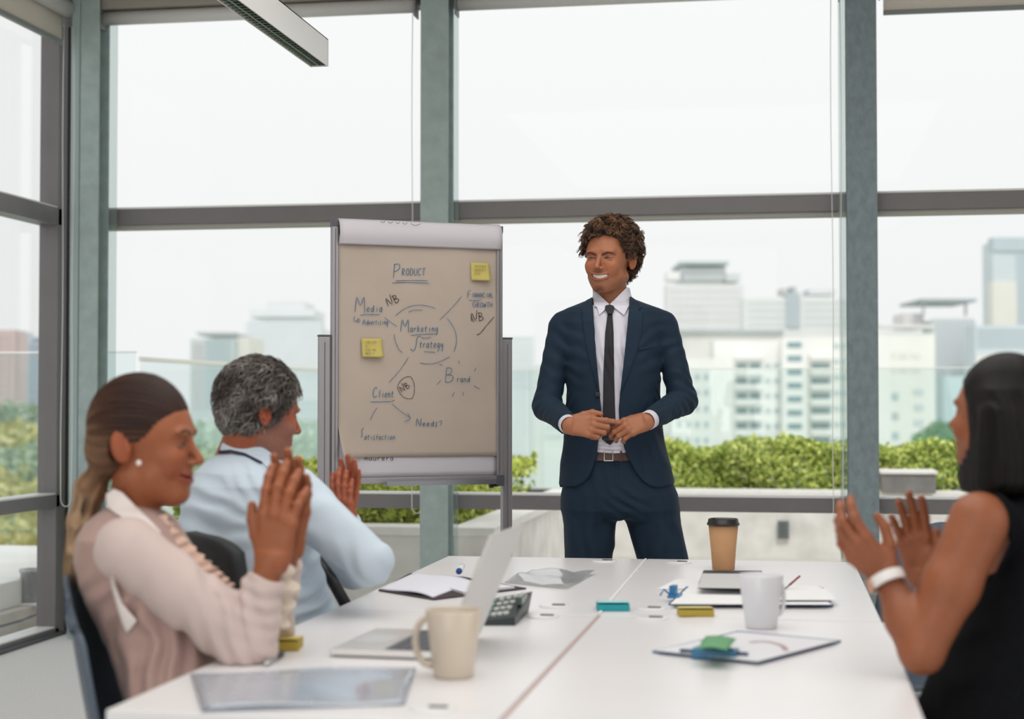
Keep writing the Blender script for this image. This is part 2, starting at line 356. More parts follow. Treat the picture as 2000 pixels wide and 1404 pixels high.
# hedge: individual leaves, one object per run
def leaf_cloud(name, boxes, n, size, m, label, cat='hedge', seed=1, shape=None):
    g = np.random.default_rng(seed); V = []; Fc = []
    vol = [(b[1][0] - b[0][0]) * (b[1][1] - b[0][1]) * (b[1][2] - b[0][2]) for b in boxes]; tot = sum(vol)
    allv = []
    for (lo, hi), vo in zip(boxes, vol):
        k = int(n * vo / tot); lo = np.array(lo); hi = np.array(hi)
        P = lo + (hi - lo) * g.random((k, 3))
        # crowd the leaves towards the skin, with a wavy top
        t = g.random(k) < .7; side = g.integers(0, 2, k)
        P[t & (side == 0), 2] = hi[2] - (hi[2] - lo[2]) * .25 * g.random((t & (side == 0)).sum()) ** 2
        P[t & (side == 1), 1] = lo[1] + (hi[1] - lo[1]) * .2 * g.random((t & (side == 1)).sum()) ** 2
        P[:, 2] += .035 * np.sin(P[:, 0] * 4.1 + 1.3) + .04 * np.sin(P[:, 0] * 9.1 + 1.3) * np.sin(P[:, 0] * 2.3) + .02 * np.sin(P[:, 0] * 27 + P[:, 1] * 9) + .018 * g.normal(size=len(P)) * (P[:, 2] > hi[2] - .1)
        P[:, 1] += .06 * np.sin(P[:, 0] * 5.3 + P[:, 2] * 8)
        allv.append(P)
    P = np.concatenate(allv)
    if shape is not None: P = shape(P, g)
    N = len(P); d = g.normal(size=(N, 3)); d /= np.linalg.norm(d, axis=1)[:, None]; d[:, 2] = abs(d[:, 2])
    u = np.cross(d, g.normal(size=(N, 3))); u /= np.linalg.norm(u, axis=1)[:, None]
    w_ = np.cross(d, u); s = size * (.6 + .8 * g.random(N))[:, None]
    verts = np.stack([P - u * s, P + w_ * s * .5, P + u * s, P - w_ * s * .5], 1).reshape(-1, 3)
    me = bpy.data.meshes.new(name); me.vertices.add(4 * N); me.loops.add(4 * N); me.polygons.add(N)
    off = P.mean(0); off[2] = P[:, 2].min()
    me.vertices.foreach_set('co', (verts - off).astype(np.float32).ravel()); me.loops.foreach_set('vertex_index', np.arange(4 * N, dtype=np.int32))
    me.polygons.foreach_set('loop_start', np.arange(0, 4 * N, 4, dtype=np.int32)); me.polygons.foreach_set('loop_total', np.full(N, 4, np.int32)); me.update(); me.validate()
    ca = me.color_attributes.new('shade', 'FLOAT_COLOR', 'POINT')
    tone = g.random(N); c = np.ones((N, 4)); a = np.array(m[0]); b_ = np.array(m[1]); c[:, :3] = a + (b_ - a) * tone[:, None]
    ca.data.foreach_set('color', np.repeat(c, 4, 0).astype(np.float32).ravel())
    mm = mat('leaf_' + name, (.2, .3, .05), .6, attr='shade', spec=.3); me.materials.append(mm)
    o = bpy.data.objects.new(name, me); COL.objects.link(o); o.location = off
    return tag(o, label, cat, kind='stuff')
HC = (srgb('86a244'), srgb('e6ec8a'))
HY = (srgb('93ab45'), srgb('e3e878'))
leaf_cloud('hedge', [((-1.6, 14.30, .45), (1.40, 14.95, .87))], 26000, .028, HC, 'clipped green hedge behind the long concrete planter wall, right of the speaker', seed=2)
leaf_cloud('hedge', [((1.41, 14.30, .45), (6.5, 14.95, .85))], 20000, .03, HC, 'clipped green hedge behind the stone block at the right window', seed=3)
leaf_cloud('hedge', [((-3.9, 9.85, .40), (-2.05, 13.5, .78))], 30000, .028, HY, 'yellow green hedge in the left planter behind the flip chart', seed=4)

# glass balustrade
M_bal = glass_mat('balustrade_glass', (.93, .97, .965), 0.0, .04)
M_balrail = mat('balustrade_rail', 'f2f2ee', .4)
def balustrade(pts, h, n, rail, label, r=.012):
    e = empty('glass_balustrade', ((pts[0][0] + pts[1][0]) / 2, (pts[0][1] + pts[1][1]) / 2, .38), label=label, cat='balustrade')
    a = Vector((*pts[0], 0)); b_ = Vector((*pts[1], 0)); d = (b_ - a).normalized(); nn = Vector((-d.y, d.x, 0)); L = (b_ - a).length
    M = Matrix(((d.x, nn.x, 0, a.x), (d.y, nn.y, 0, a.y), (0, 0, 1, 0), (0, 0, 0, 1)))
    for i in range(n):
        MB().box((L * i / n + .006, -.006, .38), (L * (i + 1) / n - .006, .006, h), M=M).obj('glass_panel', M_bal, e)
    MB().box((0, -r, h), (L, r, h + (.03 if rail else .012)), M=M, bev=.003).obj('top_rail', M_balrail, e)
    return e
balustrade([(-6.9, 9.95), (-4.20, 9.95)], 1.585, 2, False, 'short glass balustrade run beside the left corner column')
balustrade([(-4.17, 9.95), (-3.99, 14.2)], 1.53, 3, True, 'glass balustrade with white rail receding behind the seated man')
balustrade([(-3.99, 15.25), (7.0, 15.25 + 0.001)], 1.572, 7, False, 'glass balustrade running behind the right hedge', r=.007)

# left terrace: raised ledge, vent pipe, conduit
a_ = on_z(0, 1140, .2); b_ = on_z(108, 1116, .2)
le = empty('ledge', (-7.0, 9, -.1), kind='structure')
MB().box((a_.x - 1.8, 3, .04), (a_.x + .0, 11.0, .2), bev=.01).obj('white_ledge', mat('white_roof_coating', 'ecebe8', .7, var=.03, vscale=4), le)
pb = on_z(60, 1180, .04); pt = on_Y(60, 1117, pb.y)
e = empty('vent_pipe', (pb.x, pb.y, .04), label='short galvanised vent pipe on the roof outside the left window', cat='pipe')
r_ = .062
MB().lathe([(r_, .04), (r_, pt.z), (r_ + .008, pt.z), (r_ + .008, pt.z + .02), (r_ * .8, pt.z + .02), (r_ * .8, pt.z - .05)], (pb.x, pb.y, 0), 32).obj('pipe', mat('galvanised', 'b5b9ba', .5, metal=.3, var=.12, vscale=30), e)
MB().box((pb.x - .10, pb.y - .10, .04), (pb.x + .10, pb.y + .10, .055), bev=.004).obj('flashing', M_cap, e)
mb = MB(); mb.tube([tuple(on_z(x, y, .05)) for x, y in ((-40, 1232), (5, 1222), (40, 1212), (75, 1198), (112, 1180), (150, 1168))], .008, 6)
tag(mb.obj('conduit', mat('conduit_dark', '6b6f72', .6), None, loc=tuple(on_z(40, 1212, .05))), 'thin dark conduit lying on the roof outside the left window', 'conduit')

# ------------------------------------------------------------------ the city
def pale(h, k=.42): return '%02x%02x%02x' % tuple(int(int(h[i:i + 2], 16) * (1 - k) + w_ * k) for i, w_ in ((0, 244), (2, 245), (4, 244)))   # distance haze mixed into the facade and window colours
slab('ground', (-1500, 30, -42), (1500, 4000, -40), mat('far_ground', 'c9d3c6', 1.0, var=.12, vscale=.02), kind='structure')  # pale green with the distance haze in its colour
def px_rect(x0, x1, y0, y1, d):
    a = KP(x0, y1, d); b = KP(x1, y0, d); return a.x, b.x, a.z, b.z
def building(x0, x1, ytop, d, wall, label, depth=8, win=None, extra=None, base=-40, ybase=None):
    """a far building; built in the frame that faces the office, turned by the room's yaw"""
    xa, xb, _, zt = px_rect(x0, x1, ytop + 10, ytop, d)
    e = empty('building', RZ @ Vector(((xa + xb) / 2, d, base)), YAW, label=label, cat='building')
    cx = (xa + xb) / 2; hw = (xb - xa) / 2
    MB().box((-hw, 0, 0), (hw, depth, zt - base)).obj('wall', wall, e, local=True)
    def loc(px, py): p = KP(px, py, d); return p.x - cx, p.z - base
    if win: win(e, loc, d)
    if extra: extra(e, loc, d, depth)
    return e
M_gl = mat('far_window_glass', 'bccbce', .5, spec=.2); M_gl2 = mat('far_window_dark', '8fa9ae', .5, spec=.2); M_gl3 = mat('far_window_pale', 'd2dbdd', .6, spec=.2)  # window tones lightened too, haze included in the colour
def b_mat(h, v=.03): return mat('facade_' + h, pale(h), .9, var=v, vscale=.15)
WCACHE = {}
def windows(x0, x1, y0, y1, nx, ny, m, fx=.6, fy=.5, name='window', proud=.0):
    def fn(e, loc, d):
        ax, az = loc(x0, y1); bx, bz = loc(x1, y0)
        cw, ch = (bx - ax) / nx, (bz - az) / ny
        key = (round(cw * fx, 3), round(ch * fy, 3), m.name, name)
        if key not in WCACHE:
            w2, h2 = cw * fx / 2, ch * fy / 2
            me = MB(); me.box((-w2, -.18, -h2), (w2, .3, h2)); o = me.obj(name, m, e, local=True); WCACHE[key] = o.data; first = o
        else: first = None
        for i in range(nx):
            for j in range(ny):
                if first is not None: o = first; first = None
                else: o = bpy.data.objects.new(name, WCACHE[key]); COL.objects.link(o); o.parent = e
                o.location = (ax + cw * (i + .5), -proud, az + ch * (j + .5))
    return fn
def multi(*fs): return lambda e, loc, d: [f(e, loc, d) for f in fs]
def blocks(*bs):     # (name, x0,x1,y0,y1, material, y_front, depth)
    def fn(e, loc, d, depth):
        for nm, x0, x1, y0, y1, m, yf, dp in bs:
            ax, az = loc(x0, y1); bx, bz = loc(x1, y0); MB().box((ax, yf, az), (bx, yf + dp, bz)).obj(nm, m, e, local=True)
    return fn
def balconies(x0, x1, ys, h=9, out=1.6, m=None):
    def fn(e, loc, d):
        for y in ys:
            ax, az = loc(x0, y + h); bx, bz = loc(x1, y); MB().box((ax, -out, az), (bx, 0, bz)).obj('balcony', m or b_mat('f2f1ee'), e, local=True)
    return fn
# left of the flip chart
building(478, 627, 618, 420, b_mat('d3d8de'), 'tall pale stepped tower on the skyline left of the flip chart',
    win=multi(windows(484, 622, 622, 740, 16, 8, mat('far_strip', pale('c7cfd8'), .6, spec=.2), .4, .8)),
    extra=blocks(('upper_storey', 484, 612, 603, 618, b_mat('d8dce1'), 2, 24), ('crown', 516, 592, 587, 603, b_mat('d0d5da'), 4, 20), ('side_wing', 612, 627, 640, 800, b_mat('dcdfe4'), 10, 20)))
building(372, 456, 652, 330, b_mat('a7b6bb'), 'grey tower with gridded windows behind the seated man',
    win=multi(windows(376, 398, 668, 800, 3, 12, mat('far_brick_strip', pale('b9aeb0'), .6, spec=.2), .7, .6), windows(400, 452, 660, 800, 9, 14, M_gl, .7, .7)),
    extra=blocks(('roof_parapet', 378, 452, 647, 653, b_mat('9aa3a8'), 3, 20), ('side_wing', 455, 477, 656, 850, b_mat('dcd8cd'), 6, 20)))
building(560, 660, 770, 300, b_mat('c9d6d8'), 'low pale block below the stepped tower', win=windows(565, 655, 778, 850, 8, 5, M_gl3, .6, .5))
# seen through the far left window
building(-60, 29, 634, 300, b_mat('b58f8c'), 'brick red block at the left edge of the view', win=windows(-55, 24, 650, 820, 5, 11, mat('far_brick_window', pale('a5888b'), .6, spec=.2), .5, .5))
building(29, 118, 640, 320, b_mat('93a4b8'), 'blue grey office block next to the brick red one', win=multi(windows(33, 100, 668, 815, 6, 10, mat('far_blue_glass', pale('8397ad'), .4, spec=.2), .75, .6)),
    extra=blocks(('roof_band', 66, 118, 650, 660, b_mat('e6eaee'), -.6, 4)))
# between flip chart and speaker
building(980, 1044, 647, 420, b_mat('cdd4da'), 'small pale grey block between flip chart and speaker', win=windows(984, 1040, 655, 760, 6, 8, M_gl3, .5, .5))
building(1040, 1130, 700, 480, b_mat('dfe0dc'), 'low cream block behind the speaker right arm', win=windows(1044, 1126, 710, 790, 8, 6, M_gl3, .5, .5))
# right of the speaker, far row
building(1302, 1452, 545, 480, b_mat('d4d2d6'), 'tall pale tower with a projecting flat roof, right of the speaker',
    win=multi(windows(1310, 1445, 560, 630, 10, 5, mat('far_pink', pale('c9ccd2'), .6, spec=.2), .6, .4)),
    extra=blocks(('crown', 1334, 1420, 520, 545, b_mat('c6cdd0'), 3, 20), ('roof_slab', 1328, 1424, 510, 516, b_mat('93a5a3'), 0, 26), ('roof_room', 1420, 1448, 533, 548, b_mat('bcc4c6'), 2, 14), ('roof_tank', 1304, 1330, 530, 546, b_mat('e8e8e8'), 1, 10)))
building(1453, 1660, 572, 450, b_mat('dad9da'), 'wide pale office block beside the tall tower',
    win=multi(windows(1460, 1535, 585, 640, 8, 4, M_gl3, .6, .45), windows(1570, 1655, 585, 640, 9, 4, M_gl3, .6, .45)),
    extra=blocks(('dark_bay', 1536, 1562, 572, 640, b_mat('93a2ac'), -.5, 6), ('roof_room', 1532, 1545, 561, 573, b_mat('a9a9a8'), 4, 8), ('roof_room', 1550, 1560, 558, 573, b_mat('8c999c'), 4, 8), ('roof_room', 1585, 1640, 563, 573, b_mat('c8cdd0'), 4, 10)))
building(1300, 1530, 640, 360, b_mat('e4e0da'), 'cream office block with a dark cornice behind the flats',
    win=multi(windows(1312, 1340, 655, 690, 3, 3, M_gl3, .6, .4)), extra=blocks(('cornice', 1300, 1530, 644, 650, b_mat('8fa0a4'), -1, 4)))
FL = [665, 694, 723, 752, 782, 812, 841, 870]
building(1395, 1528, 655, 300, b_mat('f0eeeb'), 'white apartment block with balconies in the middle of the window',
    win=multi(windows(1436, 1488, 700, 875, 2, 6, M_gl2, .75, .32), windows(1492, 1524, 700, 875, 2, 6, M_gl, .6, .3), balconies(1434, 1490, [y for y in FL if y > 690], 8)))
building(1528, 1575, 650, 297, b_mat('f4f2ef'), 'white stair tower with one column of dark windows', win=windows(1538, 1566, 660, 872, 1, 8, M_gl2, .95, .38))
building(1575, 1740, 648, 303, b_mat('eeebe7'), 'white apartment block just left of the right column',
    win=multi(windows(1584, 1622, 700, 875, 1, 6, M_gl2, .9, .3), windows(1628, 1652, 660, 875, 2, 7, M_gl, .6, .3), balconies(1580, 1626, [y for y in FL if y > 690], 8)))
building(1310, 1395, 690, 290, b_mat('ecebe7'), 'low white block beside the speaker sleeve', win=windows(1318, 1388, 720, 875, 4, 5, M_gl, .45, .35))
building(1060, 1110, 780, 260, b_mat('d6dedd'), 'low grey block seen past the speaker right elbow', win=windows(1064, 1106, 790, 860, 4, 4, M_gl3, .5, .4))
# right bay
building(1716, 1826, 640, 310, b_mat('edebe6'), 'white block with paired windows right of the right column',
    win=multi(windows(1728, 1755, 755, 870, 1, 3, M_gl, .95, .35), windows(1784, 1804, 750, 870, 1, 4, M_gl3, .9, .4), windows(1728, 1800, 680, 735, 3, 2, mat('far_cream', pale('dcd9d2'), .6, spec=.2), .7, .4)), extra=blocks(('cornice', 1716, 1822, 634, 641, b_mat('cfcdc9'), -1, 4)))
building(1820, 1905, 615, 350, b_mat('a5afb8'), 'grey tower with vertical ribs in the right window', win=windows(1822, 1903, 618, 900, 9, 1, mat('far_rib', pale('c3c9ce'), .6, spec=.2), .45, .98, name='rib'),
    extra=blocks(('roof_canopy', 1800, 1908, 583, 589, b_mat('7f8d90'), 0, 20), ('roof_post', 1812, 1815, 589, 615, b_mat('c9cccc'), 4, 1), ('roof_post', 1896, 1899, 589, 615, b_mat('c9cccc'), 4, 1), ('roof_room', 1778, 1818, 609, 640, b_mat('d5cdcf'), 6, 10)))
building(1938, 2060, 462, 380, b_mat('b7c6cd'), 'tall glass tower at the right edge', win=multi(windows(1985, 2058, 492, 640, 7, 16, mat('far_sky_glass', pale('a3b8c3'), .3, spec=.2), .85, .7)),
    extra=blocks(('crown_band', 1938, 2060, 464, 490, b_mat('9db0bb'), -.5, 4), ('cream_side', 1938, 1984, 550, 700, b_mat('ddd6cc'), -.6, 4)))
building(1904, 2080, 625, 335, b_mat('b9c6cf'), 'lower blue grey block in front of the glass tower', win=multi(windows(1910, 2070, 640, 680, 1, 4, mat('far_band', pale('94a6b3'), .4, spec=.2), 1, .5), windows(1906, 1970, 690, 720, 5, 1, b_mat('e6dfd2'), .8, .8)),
    extra=blocks(('base_block', 1836, 1990, 735, 900, b_mat('a9c3cb'), -3, 6)))
# tree crowns far below
def crown(px, py, d, r, cols, label, seed, sq=.7):
    c = RZ @ KP(px, py, d)
    def shp(P, g):
        N = len(P); v = g.normal(size=(N, 3)); v /= np.linalg.norm(v, axis=1)[:, None]; rr = r * (.75 + .3 * g.random(N) ** .5) * (1 + .18 * np.sin(v[:, 0] * 5 + seed) * np.sin(v[:, 1] * 6) + .12 * np.sin(v[:, 2] * 9 + seed))
        v[:, 2] *= sq; return np.array(c) + v * rr[:, None]
    return leaf_cloud('tree', [((0, 0, 0), (1, 1, 1))], 2600, r * .075, cols, label, cat='tree', seed=seed, shape=shp)
TG = (srgb('8ba286'), srgb('bccdb2')); TY = (srgb('b0ac62'), srgb('ddd9a0')); TP = (srgb('b9cfc2'), srgb('d7e3d6'))  # TP: pale greens with the haze of distance mixed in
def grove(lst, kind, base):
    for i, (px, py, d, r, cols, lab) in enumerate(lst):
        o = crown(px, py, d, r, cols, lab, 100 + base + i)
        if kind: o['group'] = kind
        o['kind'] = 'thing'
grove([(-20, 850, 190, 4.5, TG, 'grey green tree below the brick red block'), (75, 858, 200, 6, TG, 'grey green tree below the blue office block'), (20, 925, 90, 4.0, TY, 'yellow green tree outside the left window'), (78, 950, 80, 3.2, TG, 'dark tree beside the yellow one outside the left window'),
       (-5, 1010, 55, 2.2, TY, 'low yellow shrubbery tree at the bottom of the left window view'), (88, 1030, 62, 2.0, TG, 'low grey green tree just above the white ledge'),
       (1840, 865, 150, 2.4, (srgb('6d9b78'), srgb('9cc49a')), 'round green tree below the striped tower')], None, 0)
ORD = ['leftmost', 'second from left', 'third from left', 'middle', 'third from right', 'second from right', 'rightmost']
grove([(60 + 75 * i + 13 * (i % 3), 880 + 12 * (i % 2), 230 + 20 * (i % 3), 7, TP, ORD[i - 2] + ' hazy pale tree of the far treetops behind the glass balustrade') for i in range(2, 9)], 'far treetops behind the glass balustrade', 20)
# ------------------------------------------------------------------ tables
M_top = mat('white_laminate', 'e8e6e7', .32, var=.012, vscale=5, spec=.5)
M_edge = mat('white_edge_band', 'd6d4d2', .45)
M_leg = mat('white_table_leg', 'cfcfcf', .4)
TZ = .74
def table(x0, x1, y0, y1, rz, label, grom):
    cx, cy = (x0 + x1) / 2, (y0 + y1) / 2; hx, hy = (x1 - x0) / 2, (y1 - y0) / 2
    e = empty('conference_table', (cx, cy, 0), rz, label=label, cat='table', group=None)
    MB().box((-hx, -hy, TZ - .025), (hx, hy, TZ), bev=.004).obj('tabletop', M_top, e, local=True)
    for sx in (-1, 1):
        for sy in (-1, 1):
            MB().box((sx * (hx - .05) - .022, sy * (hy - .06) - .022, 0), (sx * (hx - .05) + .022, sy * (hy - .06) + .022, TZ - .025), bev=.003).obj('leg', M_leg, e, local=True)
    for sy in (-1, 1): MB().box((-hx + .07, sy * (hy - .06) - .012, TZ - .075), (hx - .07, sy * (hy - .06) + .012, TZ - .026)).obj('apron', M_leg, e, local=True)
    for gx, gy in grom:
        g = MB().lathe([(.040, 0), (.040, .0035), (.034, .0045), (.0, .0045)], (gx, gy, TZ), 32).obj('cable_grommet', mat('grommet_white', 'e9e9ea', .3), e, local=True)
        MB().box((gx - .006, gy - .008, TZ + .0045), (gx + .026, gy + .004, TZ + .007)).obj('slot', mat('grommet_slot', '55504e', .6), g, local=True)
    return e
XL, XS, XR = -1.107, -.4385, .237
table(XL, XS - .004, 3.872, 5.275, 0, 'far left white conference table with the open notebook on it', [(XS - .125 - (XL + XS) / 2, .60), (XS - .125 - (XL + XS) / 2, -.56)])
table(XS + .004, XR, 3.872, 5.285, 0, 'far right white conference table carrying the paper cup', [(XS + .115 - (XR + XS) / 2, .59), (XS + .115 - (XR + XS) / 2, -.575)])
table(XL - .012, XS - .010, 2.545, 3.862, -.012, 'near left white conference table carrying the laptop and beige mug', [(.21, .615), (.21, -.56)])
table(XS - .004, XR + .002, 2.545, 3.862, -.012, 'near right white conference table with the clipboard and white mug', [(-.21, .62)])

tb = [o for o in bpy.data.objects if o.name.startswith('conference_table')]
slab('edge_strip', (XS - .0035, 3.90, TZ - .02), (XS + .0035, 5.272, TZ + .0025), mat('white_joint_strip', 'f6f6f4', .4), tb[0])
slab('edge_strip', (XS - .008, 2.56, TZ - .02), (XS + .001, 3.855, TZ + .0008), mat('rosy_edge_band', 'b7a19d', .6), tb[3])
# ------------------------------------------------------------------ flip chart
FL_, FR_ = KP(647, 785, 5.9), KP(980, 785, 6.14)
fd = Vector((FR_.x - FL_.x, FR_.y - FL_.y, 0)); FW = fd.length; fd.normalize(); fn_ = Vector((-fd.y, fd.x, 0))   # fn_ points away from the camera
fdw = (RZ @ fd); fnw = (RZ @ fn_); FO = RZ @ Vector((FL_.x, FL_.y, 0))
FM = Matrix(((fdw.x, fnw.x, 0, FO.x), (fdw.y, fnw.y, 0, FO.y), (0, 0, 1, 0), (0, 0, 0, 1)))   # board frame: x along the board, y backwards, z up
def bd(px, py, off=0.0):
    """pixel to the board's own coordinates (s, z)"""
    q = KP(px, py, 1.0); o = Vector((FL_.x, FL_.y, CAM_H)) + fn_ * off; n = fn_
    t = (o - Vector((0, 0, CAM_H))).dot(n) / (q - Vector((0, 0, CAM_H))).dot(n)
    p = Vector((0, 0, CAM_H)) + (q - Vector((0, 0, CAM_H))) * t
    return (p - Vector((FL_.x, FL_.y, 0))).dot(fd), p.z
fc = empty('flip_chart', tuple(FM @ Vector((FW / 2, .1, 0))), label='flip chart easel with handwritten brown paper sheet', cat='flip chart')
M_alu = mat('chart_aluminium', 'a19da0', .42, metal=.5, var=.03, vscale=4)
M_alud = mat('chart_corner', '54545c', .5)
M_sheet = mat('white_flip_paper', 'cfcad0', .85, var=.02, vscale=6)
M_brown = mat('brown_kraft_paper', 'baab9e', .9, var=.035, vscale=7, bump=.12, bscale=12)
ZT, ZB = 1.937, .965
def fbox(name, lo, hi, m, parent=fc, bev=.0): return MB().box(lo, hi, M=FM, bev=bev).obj(name, m, parent)
board = fbox('board', (.012, .004, ZB), (FW - .012, .018, ZT - .01), mat('whiteboard', 'c8c5cb', .4))
for s0, s1 in ((0, .024), (FW - .024, FW)):
    fr = fbox('side_rail', (s0, -.012, ZB - .005), (s1, .022, ZT), M_alu, bev=.003)
    fbox('rail_groove', (s0 + .010, -.0135, ZB + .02), (s0 + .013, -.012, ZT - .03), mat('groove', '6d6a72', .6), fr)
    fbox('corner_cap', (s0 - .001, -.014, ZT - .024), (s1 + .001, .024, ZT + .003), M_alud, fr, .002)
fbox('bottom_rail', (.02, -.012, ZB - .012), (FW - .02, .02, ZB + .012), M_alu, bev=.003)
tr = fbox('pen_tray', (.20, -.052, ZB - .018), (FW - .04, -.012, ZB - .008), mat('tray_grey', '8c8d92', .3, metal=.6), bev=.003)
fbox('tray_lip', (.20, -.056, ZB - .018), (FW - .04, -.052, ZB + .000), mat('tray_grey', '8c8d92', .3, metal=.6), tr)
# outer telescopic legs, one at each side, and the rear leg
for s0, s1, zt in ((-.046, -.004, 1.503), (FW + .004, FW + .044, 1.503)):
    lg = fbox('leg', (s0, .0, .03), (s1, .028, zt), M_alu, bev=.003)
    fbox('leg_cap', (s0 - .001, -.001, zt), (s1 + .001, .029, zt + .007), M_alud, lg)
    fbox('foot', (s0 - .01, -.22, 0), (s1 + .01, .26, .03), M_alud, lg, .006)
    fbox('rail_groove', ((s0 + s1) / 2 - .002, -.001, .05), ((s0 + s1) / 2 + .002, .0, zt - .02), mat('groove', '6d6a72', .6), lg)
kb = fbox('clamp_block', (FW - .024, -.018, ZB - .028), (FW + .004, .02, ZB + .014), M_alud, bev=.003)
MB().tube([FM @ Vector((FW - .035, .0, ZB - .022)), FM @ Vector((FW - .012, .0, ZB - .022))], .009, 12).obj('clamp_knob', mat('black_plastic', '17171a', .4), kb)
MB().tube([FM @ Vector((FW - .05, .0, ZB - .022)), FM @ Vector((FW - .036, .0, ZB - .022))], .014, 12).obj('clamp_knob', mat('black_plastic', '17171a', .4), kb)
# under sheet, brown sheet, rolled white top
uw = bd(663, 800)[0]
def sheet(s0, s1, z0, z1, off, m, name, curl=0.0, wav=.0012, nu=30, nv=40):
    def f(u, v):
        s = s0 + (s1 - s0) * u; z = z0 + (z1 - z0) * v
        y = -off - wav * (math.sin(s * 23 + z * 5) + math.sin(z * 17 - s * 9) * .7 + .6 * math.sin(s * 41 + z * 31))
        c = max(0.0, 1 - (u * (s1 - s0) + v * (z1 - z0) * .8) / .12)      # lifted bottom-left corner
        y -= curl * c * c * 3; y -= curl * .9 * max(0, .12 - v) * (1 + .5 * math.sin(u * 9)); s += curl * c * .4
        return FM @ Vector((s, y, z))
    return MB().grid(f, nu, nv, thick=.0006).obj(name, m, fc)
sheet(uw, FW - .022, ZB + .012, ZT - .06, .002, M_sheet, 'under_sheet', 0, .0003)
bs0 = bd(659, 700)[0]; bs1 = bd(974, 700)[0]; bz0 = bd(800, 892)[1]
sheet(bs0, bs1, bz0, ZT - .055, .006, M_brown, 'brown_sheet', .022)
def roll(u, v):     # top cover: sheets folded over the clamp bar, seen as a soft convex band
    s = bs0 + (FW - .010 - bs0) * u; t = v
    ang = -.25 + t * 2.6
    y = -.014 - .020 * math.sin(min(PI, max(0, t * PI * .9 + .25))) ; z = ZT - .092 + .098 * t + .003
    if t > .9: y += (t - .9) * .15
    return FM @ Vector((s, y - .0015 * math.sin(u * 8), z))
MB().grid(roll, 30, 16, thick=.003).obj('folded_top_sheets', M_sheet, fc)
fbox('clamp_bar', (.028, -.012, ZT - .07), (FW - .026, .004, ZT - .004), M_alud)

